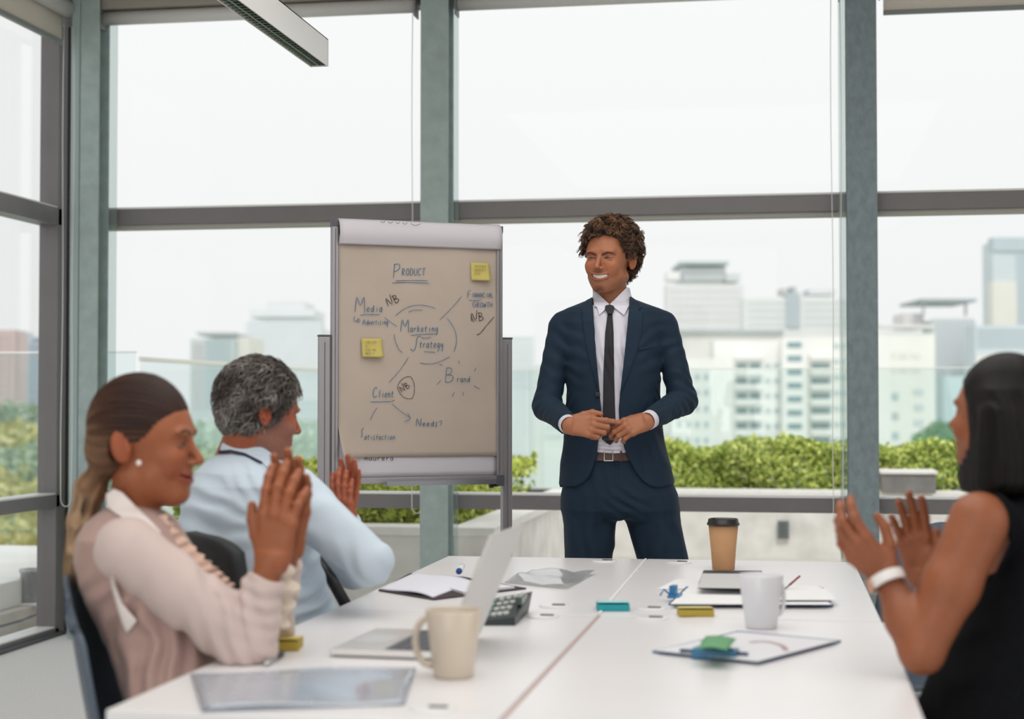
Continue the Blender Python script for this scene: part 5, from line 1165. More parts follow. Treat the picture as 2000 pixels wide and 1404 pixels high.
# ------------------------------------------------------------------ the speaker
def build_speaker():
    D = 5.616; g = np.random.default_rng(3)
    root = person_root('person', (KP(1200, 785, D).x, D, 0), 'smiling curly haired man in a navy suit standing behind the table holding a black marker')
    M_suit = mat('navy_suit', '14283a', .75, sheen=.04, var=.07, vscale=9, bump=.10, bscale=700, spec=.3); M_shirt = mat('white_shirt', 'd6d4de', .75, var=.015, vscale=20); M_tie = mat('black_tie', '28272c', .65, var=.05, vscale=300, spec=.3)
    SK = 'a4694a'
    ho = A3(KP(1190.5, 507, D)); HS = 1.035; SL = .0012; hR = rot('Z', -27) @ rot('Y', 1.5); smile, op = 1.0, .0057
    head = head_field(ho, hR, HS, smile=smile, mouth_open=op, slit=SL)
    nb = A3(KP(1198, 600, D + .035))
    nk = lambda P: cone(P, ho + V3(.0, .022, -.075), nb, .056, .062)
    shR, shL = A3(KP(1098, 640, D)), A3(KP(1297, 637, D)); elR, elL = A3(KP(1068, 793, D - .02)), A3(KP(1334, 782, D - .02)); wrR, wrL = A3(KP(1110, 829, D - .22)), A3(KP(1266, 821, D - .215))
    # hands
    dR = A3((.90, -.28, -.06)); bR = A3((.12, -.97, .22)); FR = frame(dR, bR)
    hr = hand_field(wrR, FR, -1, curl=[(14, 12, 6), (24, 84, 35), (28, 90, 38), (32, 92, 42)], spread=(1, 0, -2, -4), thumb=[(.040, .048, -.006), (.050, .080, -.004), (.048, .110, -.008)], s=.97)
    dL = A3((-.86, -.28, -.24)); bL = A3((.02, -.92, .40)); FL2 = frame(dL, bL)
    hl = hand_field(wrL, FL2, 1, curl=[(34, 38, 20), (38, 42, 22), (40, 42, 24), (42, 42, 24)], spread=(3, 0, -3, -6), thumb=[(.034, .048, -.022), (.038, .076, -.034), (.030, .102, -.044)], s=.92)
    fr = lambda P: cone(P, elR, wrR, .032, .0225); fl = lambda P: cone(P, elL, wrL, .032, .0225)
    body_t = rows(D, [(604, 1166, 1228, .05), (622, 1122, 1272, .07), (650, 1116, 1280, .085), (720, 1126, 1270, .09), (800, 1128, 1268, .085), (890, 1122, 1280, .09)])
    def bf(P):
        d = smin(head(P), nk(P), .02); d = smin(d, loft(P, body_t), .03)
        d = smin(d, chain(P, [shR, elR], [.045, .038]), .02); d = smin(d, chain(P, [shL, elL], [.045, .038]), .02)
        d = np.minimum(d, smin(smin(hr(P), fr(P), .012), 1e3 + 0 * d, 0)); d = np.minimum(d, smin(hl(P), fl(P), .012)); return d
    hb = (ho - V3(.12, .14, .135), ho + V3(.12, .14, .135), .0019)
    zc = float(ho[2]) - .1352
    lo, hi = bbox([elR, elL, wrR, wrL, nb], .17)
    cb = (lo, np.array([hi[0], hi[1], hb[0][2] - 0.0], np.float32), .005)
    bR_, bL_ = bbox([wrR, wrR + FR[:, 1] * .14], .062), bbox([wrL, wrL + FL2[:, 1] * .14], .062)
    def coarse(P):     # coarse part: torso, arms and neck, without head and hands
        d = loft(P, body_t); d = smin(d, nk(P), .03); d = smin(d, chain(P, [shR, elR, wrR - (wrR - elR) * .12], [.038, .036, .022]), .01); return smin(d, chain(P, [shL, elL, wrL - (wrL - elL) * .12], [.038, .036, .022]), .01)
    def colf(V):
        base = np.tile(np.array(srgb(SK), np.float32), (len(V), 1)); n_ = noise(V, 30)[:, None]; base = base * (1 + .05 * n_)
        hd = np.linalg.norm(V - ho, axis=1) < .17
        c = base.copy(); c[hd] = head_colors(V[hd], ho, hR, SK, s=HS, lips='a05a4c', stubble=('3a2620', ('moustache', 'goatee', 'jaw'), .62), smile=smile, base=base[hd]); return c
    Vs, Qs, n = [], [], 0
    for f, b in ((lambda P: smin(head(P), nk(P), .02), hb), (lambda P: smin(hr(P), fr(P), .012), (*bR_, .0019)), (lambda P: smin(hl(P), fl(P), .012), (*bL_, .0019)), (coarse, cb)):
        V, Q = polygonize(f, *b); Vs.append(V); Qs.append(Q + n); n += len(V)
    V = np.concatenate(Vs); body = np_obj('body', V, np.concatenate(Qs), M_skin('tan'), root, colf(V.astype(np.float32)))
    eye_pair(ho, hR, HS, body); brows(ho, hR, HS, body, '4a3023', head, .0026, -.0065); lash_line(ho, hR, HS, body, head, SL)
    # teeth
    mb = MB(); mw = .030
    def tooth(u, v):
        x = (u * 2 - 1) * .0262; z = -.064 + .0085 * (x / .035) ** 2 + .0070 - .0128 * v * (1 - .35 * (x / .0285) ** 2) - .0006 * abs(math.sin(u * PI * 8)); y = -.0815 + .013 * (x / .035) ** 2 + .0005 * abs(math.sin(u * PI * 8)) ** .5 * -1
        return Vector(tuple(hR @ np.array((x, y, z)) * HS + ho))
    mb.grid(tooth, 64, 8, thick=.002); child_mb(mb, 'teeth', mat('teeth', 'ece6dc', .2, coat=.4), body)
    # jacket
    JT = rows(D, [(576, 1166, 1226, .050, .03), (584, 1152, 1240, .064, .02), (593, 1130, 1262, .080, .01), (602, 1108, 1286, .095), (612, 1094, 1300, .105), (630, 1088, 1306, .115), (680, 1097, 1297, .128), (720, 1102, 1291, .132), (767, 1107, 1288, .126), (820, 1103, 1291, .126), (860, 1101, 1298, .132), (905, 1095, 1309, .138), (958, 1091, 1321, .142)])
    cR, cL = wrR - (wrR - elR) / np.linalg.norm(wrR - elR) * .012, wrL - (wrL - elL) / np.linalg.norm(wrL - elL) * .018
    open_poly = [(1150, 560), (1157, 583), (1164, 690), (1171, 767), (1174, 799), (1171, 850), (1168, 872), (1163, 898), (1156, 918), (1148, 932), (1138, 943), (1126, 950), (1108, 950), (1090, 946), (1080, 990), (1340, 990), (1320, 943), (1305, 948), (1284, 952), (1268, 948), (1254, 937), (1241, 920), (1228, 896), (1216, 863), (1210, 830), (1209, 799), (1211, 767), (1222, 690), (1229, 596), (1236, 560)]
    def sleeve(P, sh, el, wr, grow=0.0):
        d = smin(cone(P, sh, el, .049 + grow, .048 + grow), cone(P, el, wr, .049 + grow, .037 + grow), .018)
        ax = (wr - el) / np.linalg.norm(wr - el); return smax(d, (P - wr) @ ax, .004)
    def wrinkles(P):
        w = folds(P, elR + V3(.02, -.03, 0), (elR - shR) * .5 + (wrR - elR), .0030, .034, .07) + folds(P, elL + V3(-.02, -.03, 0), (wrL - elL) * .8 + (elL - shL) * .5, .0040, .030, .08, 1.0)
        w += folds(P, (elL + wrL) / 2, (wrL - elL) + V3(0, 0, .12), .0022, .026, .05) + folds(P, A3(KP(1110, 690, D - .05)), (.5, 0, 1), .0028, .05, .10) + folds(P, A3(KP(1285, 690, D - .05)), (-.5, 0, 1), .0028, .05, .10)
        w += folds(P, A3(KP(1275, 870, D - .12)), (.8, 0, .5), .0040, .055, .10) + folds(P, A3(KP(1120, 870, D - .12)), (-.9, 0, .3), .0028, .06, .10)
        return w + .0012 * noise(P, 22)
    def jacket(P):
        t = loft(P, JT, 2.25); a = np.minimum(sleeve(P, shR, elR, cR), sleeve(P, shL, elL, cL)); near = np.clip((P[:, 2] - 1.38) / .08, 0, 1)
        cut = smax(cutpoly(P, open_poly, D), P[:, 1] - (D + .03), .004)
        t = smax(t, -cut, .004)
        d = np.where(near > 0, smin(t, a, .03), np.minimum(t, a)); d = smin(t, a, .006) * (1 - near) + smin(t, a, .030) * near
        hem = (float(KP(1200, 952, D).z) - P[:, 2]); d = smax(d, hem, .004)
        return d - wrinkles(P)
    lo, hi = bbox([shR, shL, elR, elL, KP(1090, 960, D), KP(1325, 960, D), wrR, wrL, KP(1200, 570, D)], .08); hi[1] = D + .17
    jk = sdf_obj('jacket', jacket, [(lo, hi, .0038)], M_suit, root)
    def shell(base, poly, t0, t1, front=True, cyo=0.02, name='', m=None, par=None, res=.0026, bx=None, amp=None):
        pa = np.array(poly); pts = [KP(x, y, dd) for x, y in ((pa[:, 0].min(), pa[:, 1].min()), (pa[:, 0].max(), pa[:, 1].max())) for dd in (D - .19, D + .04)]
        l, h = bbox(pts, .012)
        if bx: l, h = bx
        def f(P):
            b = base(P); d = smax(np.maximum(b - t1, t0 - b), cutpoly(P, poly, D), .002); return np.maximum(d, P[:, 1] - (D + cyo))
        return sdf_obj(name, f, [(l, h, res)], m, par)
    jt = lambda P: loft(P, JT, 2.25)
    shell(jt, [(1157, 577), (1149, 582), (1139, 593), (1134, 603), (1137, 612), (1139, 640), (1150, 700), (1162, 742), (1170, 770), (1172, 772), (1165, 700), (1158, 620)], -.004, .0048, name='lapel', m=M_suit, par=jk)
    shell(jt, [(1230, 577), (1240, 584), (1250, 593), (1254, 600), (1247, 605), (1256, 612), (1254, 645), (1246, 680), (1231, 725), (1213, 768), (1211, 770), (1220, 690), (1228, 610)], -.004, .0048, name='lapel', m=M_suit, par=jk)
    shell(jt, [(1247, 679), (1292, 672), (1293, 678), (1248, 685)], -.003, .0028, name='breast_pocket', m=M_suit, par=jk)
    for (px, py) in ((1167, 771),):
        c = KP(px, py, D - .127); mb = MB(); mb.lathe([(0, -.002), (.0085, -.002), (.0095, .001), (.0085, .003), (.004, .0022), (0, .002)], (0, 0, 0), 20); mb.v = [Vector((v[0], -v[2], v[1])) + c for v in mb.v]; child_mb(mb, 'button', mat('suit_button', '14181d', .3), jk)
    for (w0, w1, e_, sgn) in ((wrR, elR, cR, -1), (wrL, elL, cL, 1)):
        ax = (w1 - w0) / np.linalg.norm(w1 - w0); dn = np.array((0, -.35, -1.0)); dn -= ax * (dn @ ax); dn /= np.linalg.norm(dn)
        for k in range(3):
            c = e_ + ax * (.018 + .014 * k) + dn * .0375; mb = MB(); mb.tube([c, c + dn * .004], .0058, 12); child_mb(mb, 'cuff_button', mat('suit_button', '14181d', .3), jk)
    # shirt, collar, cuffs
    ST = rows(D, [(572, 1172, 1222, .046, .035), (588, 1163, 1231, .056, .025), (600, 1134, 1256, .075), (618, 1112, 1284, .095), (680, 1112, 1284, .114), (767, 1116, 1280, .112), (850, 1114, 1284, .114), (892, 1112, 1290, .118)])
    st = lambda P: smin(loft(P, ST, 2.2), cone(P, ho + V3(.0, .026, -.06), nb, .052, .060), .02)
    def shirt(P): return smax(loft(P, ST, 2.2), P[:, 2] - float(KP(1200, 597, D).z), .003) - folds(P, A3(KP(1195, 878, D - .11)), (0, 0, 1), .0035, .016, .05) - folds(P, A3(KP(1212, 700, D - .11)), (1, 0, .25), .0025, .028, .11) - .001 * noise(P, 30)
    lo, hi = bbox([KP(1112, 592, D), KP(1290, 892, D)], .06); hi[1] = D + .13; lo[1] = D - .15
    sh = sdf_obj('shirt', shirt, [(lo, hi, .004)], M_shirt, root)
    shell(st, [(1166, 600), (1161, 598), (1157, 585), (1149, 583), (1152, 565), (1158, 563), (1190, 594), (1189, 598), (1170, 616)], .001, .0095, name='collar', m=M_shirt, par=sh, cyo=.06, res=.0022)
    shell(st, [(1191, 594), (1224, 561), (1232, 562), (1237, 583), (1219, 616), (1197, 599)], .001, .0095, name='collar', m=M_shirt, par=sh, cyo=.06, res=.0022)
    for w0, e0, r_ in ((wrR, elR, .0318), (wrL, elL, .0318)):
        ax = (w0 - e0) / np.linalg.norm(w0 - e0)
        def cuff(P, w0=w0, ax=ax, r_=r_):
            q = P - w0; t = q @ ax; rr = np.linalg.norm(q - t[:, None] * ax, axis=1); return np.maximum(np.abs(rr - r_ + .0015) - .0022, np.abs(t + .018) - .024)
        l, h = bbox([w0], .06); sdf_obj('cuff', cuff, [(l, h, .0022)], M_shirt, sh)
    st2 = lambda P: smin(shirt(P), cone(P, ho + V3(.0, .026, -.06), nb, .052, .060), .02)
    tie = shell(st2, [(1187, 610), (1196, 610), (1198.5, 650), (1199.5, 729), (1201, 790), (1203.5, 857), (1191, 869.5), (1175.5, 857.5), (1177.5, 800), (1178.5, 729), (1182, 650)], -.002, .0055, name='tie', m=M_tie, par=root)
    shell(st, [(1182.5, 596.5), (1190, 594.5), (1198.5, 597), (1200, 602), (1196.5, 613), (1186.5, 613), (1181.5, 602)], -.002, .015, name='knot', m=M_tie, par=tie, res=.0022)
    # belt and trousers
    PT = rows(D, [(872, 1122, 1278, .108), (890, 1112, 1290, .116), (930, 1102, 1308, .126), (965, 1097, 1321, .130), (995, 1098, 1324, .122), (1012, 1110, 1316, .10)])
    hpR, hpL, knR, knL, akR, akL = (A3(KP(*p, D + dy)) for p, dy in (((1153, 985), 0), ((1268, 985), 0), ((1146, 1200), -.01), ((1322, 1200), -.01), ((1147, 1452), .02), ((1356, 1452), .02)))
    def trousers(P):
        d = loft(P, PT, 2.3); l1_ = chain(P, [hpR, knR, akR], [.094, .078, .060], .01); l2_ = chain(P, [hpL, knL, akL], [.096, .078, .060], .01)
        d = smin(np.minimum(l1_, l2_), d, .025); d = smax(d, P[:, 2] - float(KP(1200, 884, D).z), .003)
        for L_, c in ((0, KP(1150, 1060, D - .08)), (1, KP(1290, 1060, D - .08))): d = d - folds(P, A3(c), (1, 0, .15), .0045, .075, .14, L_ * 1.5)
        d = d - folds(P, A3(KP(1222, 985, D - .12)), (.6, 0, 1), .004, .035, .06) - folds(P, A3(KP(1150, 940, D - .11)), (1, 0, .2), .003, .05, .08)
        fly = cone(P, A3(KP(1205, 905, D - .123)), A3(KP(1208, 985, D - .118)), .004, .003); return smin(d, fly, .006)
    lo, hi = bbox([KP(1090, 880, D), KP(1330, 1000, D), akR, akL], .09); lo[1] = D - .2; hi[1] = D + .17
    tr = sdf_obj('trousers', trousers, [(lo, hi, .0048)], M_suit, root)
    pt = lambda P: loft(P, PT, 2.3)
    belt = shell(pt, [(1130, 882), (1195, 883.5), (1262, 881.5), (1262, 899), (1195, 901), (1130, 899)], -.003, .006, name='belt', m=mat('brown_belt', '4a2f2b', .4, var=.08, vscale=60), par=root)
    for z0, z1, x0_, x1_ in ((881, 883.5, 1179, 1198), (898.5, 901, 1179, 1198), (881, 901, 1179, 1181.4), (881, 901, 1196, 1198)):
        shell(pt, [(x0_, z0), (x1_, z0), (x1_, z1), (x0_, z1)], .004, .0095, name='buckle', m=mat('buckle_steel', 'b9b6b2', .25, metal=.9), par=belt, res=.0014)
    shell(pt, [(1211, 880.5), (1215, 880.5), (1215, 901.5), (1211, 901.5)], .003, .0085, name='belt_loop', m=mat('brown_belt', '4a2f2b', .4), par=belt, res=.002)
    M_shoe = mat('black_leather_shoe', '1a1614', .3, coat=.3)
    for a, tw in ((akR, -.25), (akL, .35)):
        d_ = V3(math.sin(tw), -math.cos(tw), 0)
        def shoe(P, a=a, d_=d_):
            b = V3(a[0], a[1], 0); d = smin(cone(P, b + V3(0, 0, .045) - d_ * .05, b + V3(0, 0, .032) + d_ * .16, .042, .034), cone(P, b + V3(0, 0, .09), b + V3(0, 0, .05), .045, .045), .03); return smax(d, .004 - P[:, 2], .004)
        l, h = bbox([V3(a[0], a[1], .05), V3(a[0], a[1], .05) + d_ * .2, V3(a[0], a[1], .05) - d_ * .1], .07); l[2] = 0; sdf_obj('shoe', shoe, [(l, h, .005)], M_shoe, root)
    # marker held in the right hand: a thing of its own
    m0, m1 = A3(KP(1141, 806, D - .218)), A3(KP(1190, 826, D - .236)); e = empty('marker_pen', tuple(RZ @ Vector(m0)), YAW, label='black marker pen held between the hands of the standing man', cat='marker'); e['_o'] = [float(v) for v in m0]
    ax = (m1 - m0) / np.linalg.norm(m1 - m0); mb = MB(); mb.tube([m0, m0 + ax * .002, m0 + ax * .075], [.0075, .0088, .0086], 18); child_mb(mb, 'barrel', mat('marker_black', '1b1b1e', .35), e)
    mb = MB(); mb.tube([m0 + ax * .075, m0 + ax * .078, m0 + ax * .110, m0 + ax * .112], [.0086, .0074, .0068, .005], 18); child_mb(mb, 'cap', mat('marker_black2', '26262a', .35), e)
    # curly hair
    thr = [.074, .072, .064, .044, .014, .000, .000, -.010, -.052, -.066, -.068]
    cap = hair_cap(ho, hR, HS, thr, .011, extra=.004, earcut=.031)
    lo, hi = ho - V3(.13, .14, .12), ho + V3(.13, .14, .15)
    hr_o = sdf_obj('hair', lambda P: cap(P) - .0035 * noise(P, 75), [(lo, hi, .0035)], mat('hair_base_brown', '2a1b14', .7, var=.25, vscale=160), root)
    Pn, G_ = surf_points(cap, lo, hi, 1500, g, .004); q = ((Pn - ho) @ hR) / HS; x = np.abs(q[:, 0]); az = np.degrees(np.arctan2(x, -q[:, 1]))
    keep = (q[:, 2] > np.interp(az, AZ, thr) + .002) & ~((az > 60) & (az < 115) & (q[:, 2] < .02) & (q[:, 1] < .045)) & ((G_ @ hR)[:, 2] > -.85) & ~((az > 60) & (az < 92) & (q[:, 2] < .012)); Pn, q, x = Pn[keep], q[keep], x[keep]
    N = len(Pn); K_ = 12; M_ = 6
    out = (q - np.array((0, .02, .03))); out /= np.linalg.norm(out, axis=1)[:, None]; out = out @ hR.T
    top = np.clip((q[:, 2] + .01) / .09, 0, 1); ln_ = .010 + .012 * g.random(N) + .010 * top
    u = np.cross(out, g.normal(size=(N, 3))); u /= np.linalg.norm(u, axis=1)[:, None]; v = np.cross(out, u); side = u * g.normal(size=(N, 1)) * .55
    cr = .0055 + .0050 * g.random(N); turns = .9 + .9 * g.random(N); ph = g.random(N) * 6.3; tone = g.random(N) ** 1.5
    E = lambda a: np.repeat(a, M_, 0)
    t = np.linspace(0, 1, K_)[None, :, None]; c3 = lambda a: E(a)[:, None, None]
    jit = g.normal(size=(N * M_, 3)) * .0017; ang = c3(ph) + c3(turns) * 2 * PI * t + (g.normal(size=N * M_) * .22)[:, None, None]; env = np.minimum(1, t * 2.5) * (1 + .12 * g.normal(size=N * M_))[:, None, None]
    path = (E(Pn) + jit)[:, None, :] + (E(out) + E(side))[:, None, :] * c3(ln_) * np.sin(t * 1.5) + (E(u)[:, None, :] * np.cos(ang) + E(v)[:, None, :] * np.sin(ang)) * c3(cr) * env + np.array((0, 0, -1.0)) * (.009 * t * t) * c3(.3 + .7 * (1 - top))
    ca, cb_ = np.array(srgb('35231b')), np.array(srgb('8d6546')); tn = np.clip(E(tone) * (.35 + .75 * E(top)) + g.normal(size=N * M_) * .08, 0, 1)[:, None]; tint = ca + (cb_ - ca) * tn
    strands(path, .00085 + .0004 * g.random(N * M_), 'curls', mat('hair_curls', (.1, .06, .04), .4, attr='tint', spec=.6), hr_o, 3, tint)
    return root
build_speaker()
# ------------------------------------------------------------------ chairs
M_shell = mat('blue_grey_shell', '566270', .45, var=.03, vscale=6); M_cleg = mat('chair_leg_steel', '8d9094', .35, metal=.7)
def shell_chair(k, ang, label, w=.44, top=.90, seat=.46):
    """k: where the middle of the seat stands (camera-turned frame); ang: where it faces, degrees from +x"""
    p = RZ @ Vector((k[0], k[1], 0)); e = empty('shell_chair', tuple(p), YAW + math.radians(ang), label=label, cat='chair')
    prof = [(.23, seat - .03), (.20, seat - .004), (.12, seat), (0, seat - .012), (-.12, seat - .008), (-.18, seat + .03), (-.215, seat + .12), (-.24, seat + .24), (-.262, seat + .36), (-.280, top)]
    pr = smooth_poly(prof, 4); n = len(pr) - 1
    def f(u, v):
        i = u * n; a = int(min(i, n - 1)); t = i - a; x = pr[a][0] * (1 - t) + pr[a + 1][0] * t; z = pr[a][1] * (1 - t) + pr[a + 1][1] * t
        s = v * 2 - 1; hw = w / 2 * (1 - .22 * max(0, (u - .80) / .20) ** 3 - .12 * max(0, (.12 - u) / .12)); bk = min(1, max(0, (u - .35) / .3))
        y = s * hw; x += bk * .055 * s * s; z += (1 - bk) * .03 * abs(s) ** 3
        if u > .86: z -= (u - .86) / .14 * .085 * abs(s) ** 3.0
        return (x, y, z)
    MB().grid(f, 36, 18, thick=.012).obj('shell', M_shell, e, local=True)
    for sx in (-1, 1):
        for sy in (-1, 1): MB().tube([(sx * .12, sy * .12, seat - .02), (sx * .20, sy * .20, 0.0)], [.012, .009], 10).obj('leg', M_cleg, e, local=True)
    MB().box((-.13, -.13, seat - .045), (.13, .13, seat - .028), bev=.004).obj('seat_frame', M_cleg, e, local=True)
    return e
def seated_legs(root, hip, ang, m, m_shoe, ws=1.0, spread=.10, seat=.52):
    """lap, thighs, shins and shoes below the table"""
    a = math.radians(ang); d = V3(math.cos(a), math.sin(a), 0); n_ = V3(-math.sin(a), math.cos(a), 0); hip = A3(hip)
    def f(P):
        o = None
        for s in (-1, 1):
            h = hip + n_ * s * spread * .8; k = hip + d * .43 + n_ * s * spread; k[2] = seat; an = k + d * .02; an[2] = .09
            e = chain(P, [h, k, an], [.095 * ws, .068 * ws, .048 * ws], .02); o = e if o is None else smin(o, e, .02)
        return o
    pts = [hip, hip + d * .5, np.array((hip[0], hip[1], .05)) + d * .5]; lo, hi = bbox(pts, .24); lo[2] = .05
    sdf_obj('trousers', f, [(lo, hi, .008)], m, root)
    for s in (-1, 1):
        b = hip + d * .45 + n_ * s * spread; b[2] = .05
        def g(P, b=b): return smax(cone(P, b - d * .06, b + d * .16 + V3(0, 0, -.012), .045, .034), .006 - P[:, 2], .004)
        lo, hi = bbox([b, b + d * .2], .08); lo[2] = 0; sdf_obj('shoe', g, [(lo, hi, .006)], m_shoe, root)
def tones(V, stops, f):
    t = np.clip(f, 0, 1); c = np.array([srgb(s) for s in stops]); xs = np.linspace(0, 1, len(stops)); return np.stack([np.interp(t, xs, c[:, i]) for i in range(3)], 1)

# ------------------------------------------------------------------ woman on the left
def build_left_woman():
    D = 3.30; g = np.random.default_rng(8)
    root = person_root('person', (KP(300, 785, D).x, D, 0), 'clapping woman with a blonde ponytail in a dusty pink top seated at the left')
    M_top = mat('dusty_pink_knit', 'b0938b', .9, sheen=.2, var=.03, vscale=12, bump=.08, bscale=300); M_slv = mat('pale_pink_sleeve', 'cdbab4', .85, sheen=.25, var=.04, vscale=8); M_col = mat('cream_blouse', 'e9e0db', .8, var=.02)
    ho = A3(KP(283, 866, D)); s = 1.10; R = rot('Z', 84) @ rot('X', 0); head = head_field(ho, R, s, female=True, smile=.8, mouth_open=.002, cy=.006, cr=.086, slit=.0018)
    nb = A3(KP(258, 1020, D + .01)); nk = lambda P: cone(P, ho + (R @ V3(0, .012, -.07)) * s, nb, .054, .052)
    sh, el, wr = A3(KP(248, 1074, D - .14)), A3(KP(480, 1254, 3.20)), A3(KP(530, 1098, 3.20))
    sh2, el2, wr2 = A3(KP(262, 1096, D + .14)), A3(KP(515, 1236, 3.42)), A3(KP(562, 1072, 3.31))
    F1 = frame((.10, .03, .99), (-.28, -.92, .05)); F2 = frame((.09, .0, .99), (.30, .92, -.05))
    h1 = hand_field(wr, F1, -1, curl=[(8, 14, 8), (10, 16, 8), (12, 18, 10), (16, 20, 10)], spread=(5, 1, -3, -7), thumb=[(.042, .046, -.010), (.052, .074, -.010), (.056, .100, -.008)], s=1.08)
    h2 = hand_field(wr2, F2, 1, curl=[(6, 12, 8), (6, 12, 8), (8, 14, 8), (12, 16, 8)], spread=(6, 1, -4, -9), thumb=[(.042, .046, -.014), (.050, .074, -.016), (.052, .098, -.014)], s=1.08)
    HA = '9a5a3a'
    Vs, Qs, n = [], [], 0
    b1, b2 = bbox([wr - V3(0, 0, .05), wr + F1[:, 1] * .17], .072), bbox([wr2 - V3(0, 0, .05), wr2 + F2[:, 1] * .17], .072)
    tor = rows(D, [(1018, 232, 292, .06), (1060, 222, 310, .08), (1150, 220, 340, .09), (1300, 260, 400, .10)])
    for f, b in ((lambda P: smin(head(P), nk(P), .02), (ho - .18, ho + .18, .0030)), (lambda P: smin(h1(P), cone(P, el, wr, .040, .026), .014), (*b1, .0030)), (lambda P: smin(h2(P), cone(P, el2, wr2, .040, .026), .014), (*b2, .0030)),
                 (lambda P: smin(smin(loft(P, tor), nk(P), .03), chain(P, [sh, el, wr], [.04, .036, .024]), .01), (np.array((ho[0] - .3, D - .3, .85)), np.array((ho[0] + .45, D + .3, ho[2] - .17)), .008))):
        V, Q = polygonize(f, *b); Vs.append(V); Qs.append(Q + n); n += len(V)
    V = np.concatenate(Vs).astype(np.float32); c = np.tile(np.array(srgb(HA), np.float32), (len(V), 1)) * (1 + .05 * noise(V, 25)[:, None]); hd = np.linalg.norm(V - ho, axis=1) < .19
    c[hd] = head_colors(V[hd], ho, R, HA, s=s, lips='96483e', smile=.8, base=c[hd]); body = np_obj('body', V, np.concatenate(Qs), M_skin('warm'), root, c)
    eye_pair(ho, R, s, body); brows(ho, R, s, body, '4a3022', head, .0026, .002); lash_line(ho, R, s, body, head, .0018, .0012)
    ev = (R @ V3(.086, .010, -.040)) * s + ho; ev = A3(KP(271, 904, D - .098)); mb = MB(); mb.lathe([(.0058 * math.sin(PI * i / 10), -.0058 * math.cos(PI * i / 10)) for i in range(11)], ev, 16); child_mb(mb, 'pearl_earring', mat('pearl', 'ede6de', .2, coat=.5), root)
    # hair: smooth cap swept back into a low ponytail
    thr = [.062, .056, .044, .033, .022, .012, .006, .000, -.022, -.040, -.050]
    cap = hair_cap(ho, R, s, thr, .010, cy=.008, cr=.088, extra=.004, earcut=0)
    tie = A3(KP(203, 908, D)); tail = [tie, A3(KP(176, 955, D + .0)), A3(KP(160, 1020, D - .01)), A3(KP(152, 1080, D - .015)), A3(KP(143, 1112, D - .015))]
    def hair(P):
        q = ((P - ho) @ R) / s; ear = np.sqrt((q[:, 1] - .022) ** 2 + ((q[:, 2] + .012) * .8) ** 2) - .021; d = cap(P)
        d = smin(d, ell(P, A3(KP(225, 880, D)), (.055, .065, .050)), .03); d = smax(d, np.where(np.abs(q[:, 0]) > .055, -ear * s, -1), .006)
        t = chain(P, tail, [.021, .030, .028, .024, .012], .012); d = smin(d, t, .012)
        az = np.arctan2(q[:, 0], q[:, 2] - .02); return d - .0016 * np.sin(az * 60 + noise(P, 12) * 3) * np.clip((q[:, 1] + .07) / .05, 0, 1)
    lo, hi = bbox([ho + .13, ho - .13, *tail], .05)
    def hc(V):
        q = ((V - ho) @ R) / s; t = .22 + .45 * np.clip((q[:, 1] - .00) / .12, 0, 1) + .35 * np.clip((ho[2] - V[:, 2]) / .25, 0, 1) - .25 * np.clip(q[:, 2] / .1, 0, 1)
        an = np.arctan2(q[:, 0], q[:, 2] - .02); t = t + .22 * noise(np.stack([an * 6, V[:, 2] * 3, q[:, 1] * 4], 1).astype(np.float32), 2.2) + .12 * noise(np.stack([an * 30, V[:, 2] * 4, q[:, 1] * 4], 1).astype(np.float32), 2.0)
        return tones(V, ['2c1a15', '4a3024', '86654b', 'b4987a'], t)
    ho_ = sdf_obj('hair', hair, [(lo, hi, .0036)], mat('hair_blonde', (.2, .1, .05), .6, attr='tint', spec=.25), root, hc)
    T = np.array(tail); N = 500; u = g.normal(size=(N, 3)); u /= np.linalg.norm(u, axis=1)[:, None]; rr = np.array([.018, .029, .028, .026, .020]) * 1.0; off = u[:, None, :] * rr[None, :, None] * (.85 + .25 * g.random(N))[:, None, None]
    path = T[None] + off + np.array((0, 0, -.03)) * (g.random(N)[:, None, None]) * np.linspace(0, 1, 5)[None, :, None] ** 2
    tn = g.random(N); strands(path, .0014, 'ponytail_strands', mat('hair_blonde', (.2, .1, .05), .42, attr='tint'), ho_, 3, tones(None, ['5a3f2d', '8f6f52', 'c0a585'], tn))
    mb = MB(); dv = Vector(tail[1] - tail[0]).normalized(); mb.tube([Vector(tie) - dv * .006, Vector(tie) + dv * .010], .024, 20); child_mb(mb, 'hair_tie', mat('hair_tie', '33241f', .7), ho_)
    # clothes
    TR = rows(D, [(984, 222, 290, .055), (1000, 196, 318, .10), (1018, 176, 338, .15), (1045, 162, 352, .18), (1090, 155, 382, .175), (1150, 168, 404, .165), (1220, 200, 412, .150), (1290, 232, 432, .160), (1350, 255, 450, .185), (1440, 262, 480, .20)])
    def top(P):
        d = loft(P, TR, 2.3); d = d - folds(P, A3(KP(330, 1290, D - .15)), (1, 0, .1), .006, .045, .12) - folds(P, A3(KP(230, 1180, D - .16)), (.7, 0, -.7), .004, .05, .10)
        return d
    lo, hi = bbox([KP(150, 985, D), KP(485, 1440, D)], .06); lo[1], hi[1] = D - .24, D + .24
    tp = sdf_obj('sleeveless_top', top, [(lo, hi, .005)], M_top, root)
